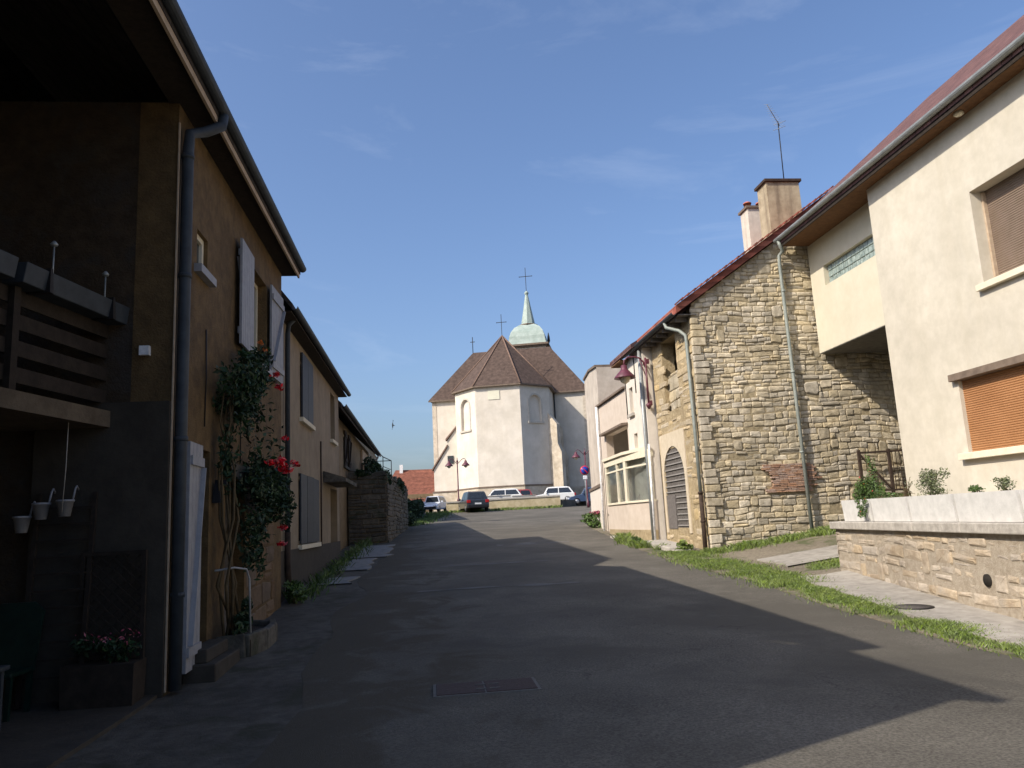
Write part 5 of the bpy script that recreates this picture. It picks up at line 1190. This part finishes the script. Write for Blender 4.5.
# glass blocks
gf = MB(); gbk = MB()
nb = 13
for i in range(nb):
    for j in range(3):
        y1_ = 19.19 - 2.54 * i / nb; z_ = 7.47 + .178 * j
        gbk.box(10.96, 11.04, y1_ - 2.54 / nb + .012, y1_ - .012, z_ + .008, z_ + .165)
gf.box(11.0, 11.03, 16.65, 19.2, 7.45, 8.0); go = gf.build('glass_block_window', M['cap'], R3)
gbk.build('glass_block', M['glass_block'], go, bevel=.012)
# roof
mb = MB(); mb.prism([(9.98, 1.5, 9.0), (15.2, 1.5, 13.45), (20.4, 1.5, 9.0), (20.4, 1.5, 8.84), (15.2, 1.5, 13.29), (9.98, 1.5, 8.84)], (0, 18.34, 0)); mb.build('roof', M['purple_tile'], R3)
mb = MB(); gutter(mb, 9.93, 1.5, 19.9, 9.0, .085); mb.build('gutter', M['zinc'], R3)
mb = MB(); mb.box(10.03, MX + .02, 1.6, 16.1, 8.80, 8.835); mb.box(10.03, 10.87, 16.1, 19.84, 8.80, 8.835); mb.build('soffit', M['wood_brown'], R3)
mb = MB(); mb.box(10.0, 10.028, 1.6, 19.84, 8.76, 8.97); mb.build('fascia', M['wood_dark'], R3)
mb = MB(); mb.tube([(9.93, 19.75, 8.92), (9.95, 19.72, 8.78), (10.05, 19.8, 8.66), (9.98, 19.9, 8.55), (9.98, 19.93, 8.3), (10.0, 19.92, 5.0), (10.02, 19.9, .95)], .05, 10)
for z in (7.5, 5.2, 3.0): mb.tube([(10.0, 19.92, z), (10.0, 19.92, z + .05)], .062, 10)
mb.build('downpipe', M['zinc_green'], R3)
mb = MB(); mb.lathe((10.2, 12.6, 8.72), [(.05, 0), (.09, .03), (.09, .08)], 12); mb.build('soffit_light', M['lamp_glass'], R3)
# windows with roller blinds: ribbed geometry
def blind(y0, y1, z0, z1, mt, x, name):
    b = MB(); z = z0; pts = []
    while z < z1: pts += [(x, z), (x - .012, z + .012), (x - .012, z + .032), (x, z + .044)]; z += .044
    pts = [(a, min(c_, z1)) for a, c_ in pts]
    vs = [(a, y0, c_) for a, c_ in pts] + [(a, y1, c_) for a, c_ in pts]; n = len(pts)
    b.add(vs, [(i, i + 1, n + i + 1, n + i) for i in range(n - 1)]); return b.build(name, mt, R3)
blind(10.0, 12.88, 5.5, 7.32, M['brown_blind'], MX + .30, 'roller_blind')
blind(11.1, 14.0, 2.45, 3.9, M['orange_blind'], MX + .09, 'roller_blind')
b = MB(); b.box(MX - .12, MX + .22, 11.0, 14.12, 3.86, 4.0); b.build('blind_box', M['brown_metal'], R3, bevel=.01)
b = MB(); b.box(MX - .11, MX + .3, 9.9, 13.0, 5.38, 5.498); b.build('sill', M['cream_trim'], R3, bevel=.008)
b = MB(); b.box(MX - .13, MX + .2, 10.95, 14.15, 2.32, 2.448); b.build('sill', M['cream_trim'], R3, bevel=.008)
for y0_, y1_, z0_, z1_ in ((10.0, 12.9, 5.5, 7.3),):
    b = MB(); b.box(MX + .22, MX + .29, y1_ - .05, y1_ - .002, z0_, z1_ - .01); b.build('blind_rail', M['wood_pale'], R3)
# gate in the passage
GT = thing('iron_gate', (12, 19.6, 1.8), 'dark rusty iron gate across the passage behind the planters', 'gate')
b = MB(); 
for x in (11.5, 12.35): b.bar((x, 19.75, 1.2), (x, 19.75, 3.0), .07)
b.bar((11.5, 19.75, 2.92), (13.1, 19.75, 2.95), .05); b.bar((11.5, 19.75, 1.9), (13.1, 19.75, 1.9), .05); b.build('frame', M['rust'], GT)
b = MB(); b.bar((11.5, 19.74, 2.9), (12.3, 19.74, 1.95), .04)
for x in [12.45 + .1 * i for i in range(6)]: b.bar((x, 19.75, 1.9), (x, 19.75, 2.93), .015)
b.build('bar', M['rust'], GT)

# ---- planter wall
PWt = thing('retaining_wall', (7.0, 10, .2), 'low rubble retaining wall with a pale stone cap along the right pavement', 'wall')
p0 = Vector((7.66, 14.32, 0)); p1 = Vector((6.28, 4.0, 0)); du = (p1 - p0).normalized(); nn = Vector((du.y, -du.x, 0))
if nn.x > 0: nn = -nn
Lw = (p1 - p0).length
def zb(s): p = p0 + du * s; return H(p.x, p.y)
mb = MB(); mb.prism([p0 - nn * .02 + Vector((0, 0, -.2)), p1 - nn * .02 + Vector((0, 0, -.2)), p1 + Vector((2.2, 0, -.2)), p0 - nn * 2.8 + Vector((0, 0, -.2))], (0, 0, 1.34)); mb.build('core', M['mortar'], PWt)
mb = MB(); rubble(mb, p0, du, nn, Lw, .0, lambda s: 1.13, seed=71, rowh=(.1, .2), stw=(.14, .38), gap=.010, proud=(-.03, .004), tall=1.5, botf=lambda s: zb(s) - .1, skip=lambda s, z: abs(s - 4.9) < .12 and abs(z - .55) < .12)
e = -nn; rubble(mb, p0 + e * .0, e, -du, 2.6, .1, lambda s: 1.13, seed=73, rowh=(.1, .2), stw=(.14, .38), proud=(-.015, .02))
mb.build('stone_facing', M['pink_stone'], PWt)
mb = MB(); s = -.06; r_ = random.Random(75)
while s < Lw:
    l = r_.uniform(1.3, 2.1); q = p0 + du * s; q2 = p0 + du * min(s + l - .012, Lw)
    mb.prism([q + nn * .07 + Vector((0, 0, 1.14)), q2 + nn * .07 + Vector((0, 0, 1.14)), q2 - nn * .45 + Vector((0, 0, 1.14)), q - nn * .45 + Vector((0, 0, 1.14))], (0, 0, .135)); s += l
mb.build('cap_stone', M['cap'], PWt, bevel=.015)
mb = MB(); q = p0 + du * 4.9 + nn * .02 + Vector((0, 0, .55)); mb.tube([q - nn * .25, q - nn * .015], [.08, .08], 14, caps=True); mb.build('drain_hole', M['dark_hole'], PWt)
# troughs
tro = [(13.95, 12.75), (12.68, 11.42), (11.35, 10.1), (10.03, 8.65), (8.58, 7.2)]
tl = ['short white concrete trough at the end of the wall cap, holding red flowers', 'white concrete trough second from the wall end, nearly bare', 'white concrete trough holding the dusty shrub', 'white concrete trough at the right edge with small green sprouts', 'white concrete trough nearest the viewer beyond the right edge']
def on(y, off=.0, z=0):
    t = (14.32 - y) / (14.32 - 4.0); p = p0.lerp(p1, t) - nn * off; return Vector((p.x, p.y, z))
for (a, b_), lb in zip(tro, tl):
    c = on((a + b_) / 2, .22, 1.275); t = thing('planter_trough', c, lb, 'planter', 'white troughs on the wall cap')
    m_ = MB(); A, B = on(a, .04), on(b_, .04); A2, B2 = on(a, .40), on(b_, .40); tp = .03
    bot = [A - nn * .03, B - nn * .03, B2 + nn * .03, A2 + nn * .03]
    m_.add([Vector((p.x, p.y, 1.28)) for p in bot] + [Vector((p.x, p.y, 1.66)) for p in (A, B, B2, A2)] + [Vector((p.x, p.y, 1.66)) + q for p, q in zip((A, B, B2, A2), ((du - nn) * .04, (-du - nn) * .04, (-du + nn) * .04, (du + nn) * .04))] + [Vector((p.x, p.y, 1.6)) + q for p, q in zip((A, B, B2, A2), ((du - nn) * .04, (-du - nn) * .04, (-du + nn) * .04, (du + nn) * .04))],
           [(0, 1, 2, 3)] + [(i, (i + 1) % 4, 4 + (i + 1) % 4, 4 + i) for i in range(4)] + [(4 + i, 4 + (i + 1) % 4, 8 + (i + 1) % 4, 8 + i) for i in range(4)] + [(8 + i, 8 + (i + 1) % 4, 12 + (i + 1) % 4, 12 + i) for i in range(4)])
    m_.build('trough', M['trough'], t)
    m_ = MB(); m_.add([Vector((p.x, p.y, 1.615)) + q for p, q in zip((A, B, B2, A2), ((du - nn) * .035, (-du - nn) * .035, (-du + nn) * .035, (du + nn) * .035))], [(0, 1, 2, 3)]); m_.build('soil', M['soil'], t)
def plant(name, y, off, label, cat, blobs, leaf, size, seed, stems=5, flowers=None, h=.4):
    c = on(y, off, 1.62); t = thing(name, c, label, cat); r_ = random.Random(seed); F = []
    for (dy, dx, dz, ry, rx, rz_, n) in blobs: F += blob_pts((c.x + dx, c.y + dy, c.z + dz), (rx, ry, rz_), n, r_, lumps=9)
    b = MB(); leaves(b, F, size, r_); b.build('foliage', M[leaf], t)
    b = MB()
    for k in range(stems):
        e_ = r_.choice(F) if F else c; b.tube([(c.x + r_.uniform(-.05, .05), c.y + r_.uniform(-.1, .1), c.z - .02), ((c.x + e_.x) / 2, (c.y + e_.y) / 2, (c.z + e_.z) / 2 + .05), tuple(e_)], [.008, .006, .003], 5)
    b.build('stem', M['stem'], t)
    if flowers:
        b = MB(); leaves(b, [p for p in r_.sample(F, flowers[1])], .022, r_); b.build('flower', M[flowers[0]], t)
    return t
plant('geranium', 13.2, .2, 'bushy green plant with small red flowers spilling from the first trough', 'plant', [(.0, 0, .14, .62, .26, .22, 2600), (-.9, 0, .06, .5, .16, .09, 700), (-.1, -.05, .30, .3, .2, .2, 800), (-.3, -.26, -.10, .2, .08, .24, 420), (-.2, .05, .52, .10, .09, .36, 300)], 'leaf', .022, 81, 9, ('rose_red', 60))
plant('dry_plant', 11.7, .2, 'nearly bare dry twigs in the second trough', 'plant', [(0, 0, .2, .6, .14, .22, 90)], 'leaf_pale', .015, 82, 22)
plant('trough_shrub', 10.9, .22, 'rounded dusty green shrub growing in the third trough', 'shrub', [(0, 0, .22, .36, .22, .25, 1500), (0, 0, .05, .5, .15, .08, 250)], 'leaf_pale', .018, 83, 9)
plant('sedum', 12.5, .18, 'flat strip of small succulents in the second trough', 'plant', [(0, 0, .03, .55, .13, .04, 420)], 'leaf_pale', .014, 84, 3)
plant('young_plant', 9.75, .2, 'small green tuft at the left end of the fourth trough', 'plant', [(0, 0, .07, .18, .12, .09, 300)], 'leaf', .018, 85, 4)
plant('young_plant', 9.1, .2, 'upright yellowish green sprouts at the right end of the fourth trough', 'plant', [(0, 0, .12, .22, .12, .14, 420)], 'leaf_pale', .018, 86, 6)

# ---- manhole covers
MC = thing('drain_cover', (.5, 7.85, .05), 'rectangular rusty iron cover set in the shaded road near the viewer', 'manhole cover')
b = MB(); zz = gz(7.8)
b.box(-.02, .98, 7.50, 8.06, zz - .05, zz + .006); b.build('frame', M['patch'], MC)
b = MB(); b.box(.01, .46, 7.53, 8.03, zz, zz + .012); b.box(.475, .95, 7.53, 8.03, zz, zz + .012); b.build('cover_plate', M['cover'], MC, bevel=.004)
b = MB()
for x in (.43, .56):
    for y in (7.66, 7.86): b.box(x - .05, x + .05, y - .012, y + .012, zz + .012, zz + .018)
b.build('lifting_slot', M['patch'], MC)
MC = thing('manhole_cover', (6.35, 10.35, .25), 'round dark manhole cover in the pale pavement by the retaining wall', 'manhole cover')
q = Vector((6.42, 10.2, 0)); zz = H(q.x, q.y) + .046
b = MB(); b.tube([(q.x, q.y, zz - .03), (q.x, q.y, zz + .008)], .27, 28); b.build('ring', M['iron'], MC)
b = MB(); b.tube([(q.x, q.y, zz), (q.x, q.y, zz + .014)], .235, 28); b.build('plate', mat('dull_cast_iron', (.08, .07, .065), scale=25, bump=.5), MC)

# ---- grass
def grass(name, label_kind, area, n, seed, h=(.05, .14), w=.012, mt='grass', dz=0.0):
    r_ = random.Random(seed); b = MB(); k = 0; tries = 0
    while k < n and tries < n * 6:
        tries += 1
        p = area(r_)
        if p is None: continue
        x, y = p
        dens = noise.noise((x * 1.3, y * 1.3, seed)) * .5 + .5
        if r_.random() > (dens - .26) * 3.2: continue
        k += 1; hh = r_.uniform(*h) * (.6 + dens); a = r_.uniform(0, 6.28); z = H(x, y) + dz
        dx, dy = math.cos(a) * w, math.sin(a) * w; lx, ly = r_.gauss(0, .35) * hh, r_.gauss(0, .35) * hh
        b.add([(x - dx, y - dy, z), (x + dx, y + dy, z), (x + lx + dx * .5, y + ly + dy * .5, z + hh * .75), (x + lx * 1.6, y + ly * 1.6, z + hh)], [(0, 1, 2, 3)])
    return tag(b.build(name, M[mt]), kind='stuff')
def tri(r_, a, b): return r_.uniform(a, b)
def a_verge(r_):
    y = r_.uniform(5, 13.6) if r_.random() < .75 else r_.uniform(13, 15.5); c = road_r(y) + .27 + .02 * (y - 8); return (c + r_.gauss(0, .17), y)
grass('grass', '', a_verge, 40000, 101, h=(.02, .07), w=.006)
def a_v2(r_):
    y = r_.uniform(13, 20.5); c = road_r(y) + .38 + .03 * (y - 13); s = .28; return (c + r_.gauss(0, s), y)
grass('grass', '', a_v2, 20000, 102, h=(.025, .09), w=.007)
def a_v3(r_):
    x = r_.uniform(7.0, 11.8); return (x, 19.85 - abs(r_.gauss(0, .28)))
grass('grass', '', a_v3, 7000, 103, h=(.03, .16), w=.008)
def a_v4(r_): y = r_.uniform(21.5, 27); return (6.25 + .25 * math.sin(y) + r_.gauss(0, .12), y)
grass('grass', '', a_v4, 1500, 104, h=(.06, .2))
def a_v5(r_): x = r_.uniform(7.4, 9.3); return (x, r_.gauss(15.1, .25))
grass('grass', '', a_v5, 3500, 105, h=(.02, .07), w=.007)
def a_v6(r_): return (-2.62 + abs(r_.gauss(0, .2)), r_.uniform(14.8, 31))
grass('grass', '', a_v6, 1500, 106, h=(.04, .22), mt='leaf')
def a_v7(r_): return (r_.uniform(-.3, 11), 65.4 - abs(r_.gauss(0, .45)))
grass('grass', '', a_v7, 2200, 107, h=(.08, .22), w=.03)
def a_v8(r_): y = r_.uniform(44, 62); return (-1.4 + .125 * (y - 44) + r_.gauss(0, .5) , y)
grass('grass', '', a_v8, 3500, 108, h=(.05, .16), w=.02, mt='leaf')
def a_v9(r_): y = r_.uniform(5.6, 14); return (-1.9 + .3 * noise.noise((y, 0, 0)) + r_.gauss(0, .25), y)

# weeds in front of the far plain house
for (x, y, lb, fl_, sz, sd) in ((7.1, 33.6, 'green weeds with dark pink flowers at the corner of the plain white house', True, .75, 111), (6.75, 20.6, 'leafy green weed clump at the foot of the barn downpipe', False, .33, 112), (6.25, 23.4, 'small green weed clump in front of the shop bay', False, .28, 113), (-2.5, 15.0, 'green weeds at the foot of the cream house downpipe', False, .36, 114)):
    t = thing('weed_clump', (x, y, H(x, y)), lb, 'weeds'); r_ = random.Random(sd)
    F = blob_pts((x, y, H(x, y) + sz * .45), (sz * .8, sz * 1.3, sz * .6), 900, r_, lumps=12)
    b = MB(); leaves(b, F, sz * .09 + .01, r_, up=1); b.build('foliage', M['leaf'] if sd != 112 else M['grass'], t)
    b = MB()
    for k in range(8): e_ = r_.choice(F); b.tube([(x, y, H(x, y) - .02), tuple(e_)], .006, 4)
    b.build('stem', M['stem'], t)
    if fl_:
        b = MB(); leaves(b, blob_pts((x + .15, y, H(x, y) + sz * .85), (sz * .5, sz, sz * .25), 260, r_), .05, r_); b.build('flower', M['pink_flower'], t)

# bird
BI = thing('bird', (-1.75, 40, 6.75), 'small dark bird flying in the sky above the stone terrace', 'bird')
b = MB()
b.lathe((-1.75, 40, 6.6), [(.005, 0), (.025, .05), (.035, .14), (.02, .24), (.006, .28)], 8)
b.add([(-1.75, 40, 6.68), (-1.75, 40, 6.80), (-1.70, 39.9, 6.98), (-1.73, 39.9, 7.0)], [(0, 1, 2, 3)]); b.add([(-1.75, 40, 6.66), (-1.75, 40, 6.78), (-1.80, 40.1, 6.52), (-1.79, 40.1, 6.50)], [(0, 1, 2, 3)])
b.add([(-1.76, 40, 6.7), (-1.74, 40, 6.78), (-1.62, 39.95, 6.70)], [(0, 1, 2)])
b.build('body', M['iron'], BI)
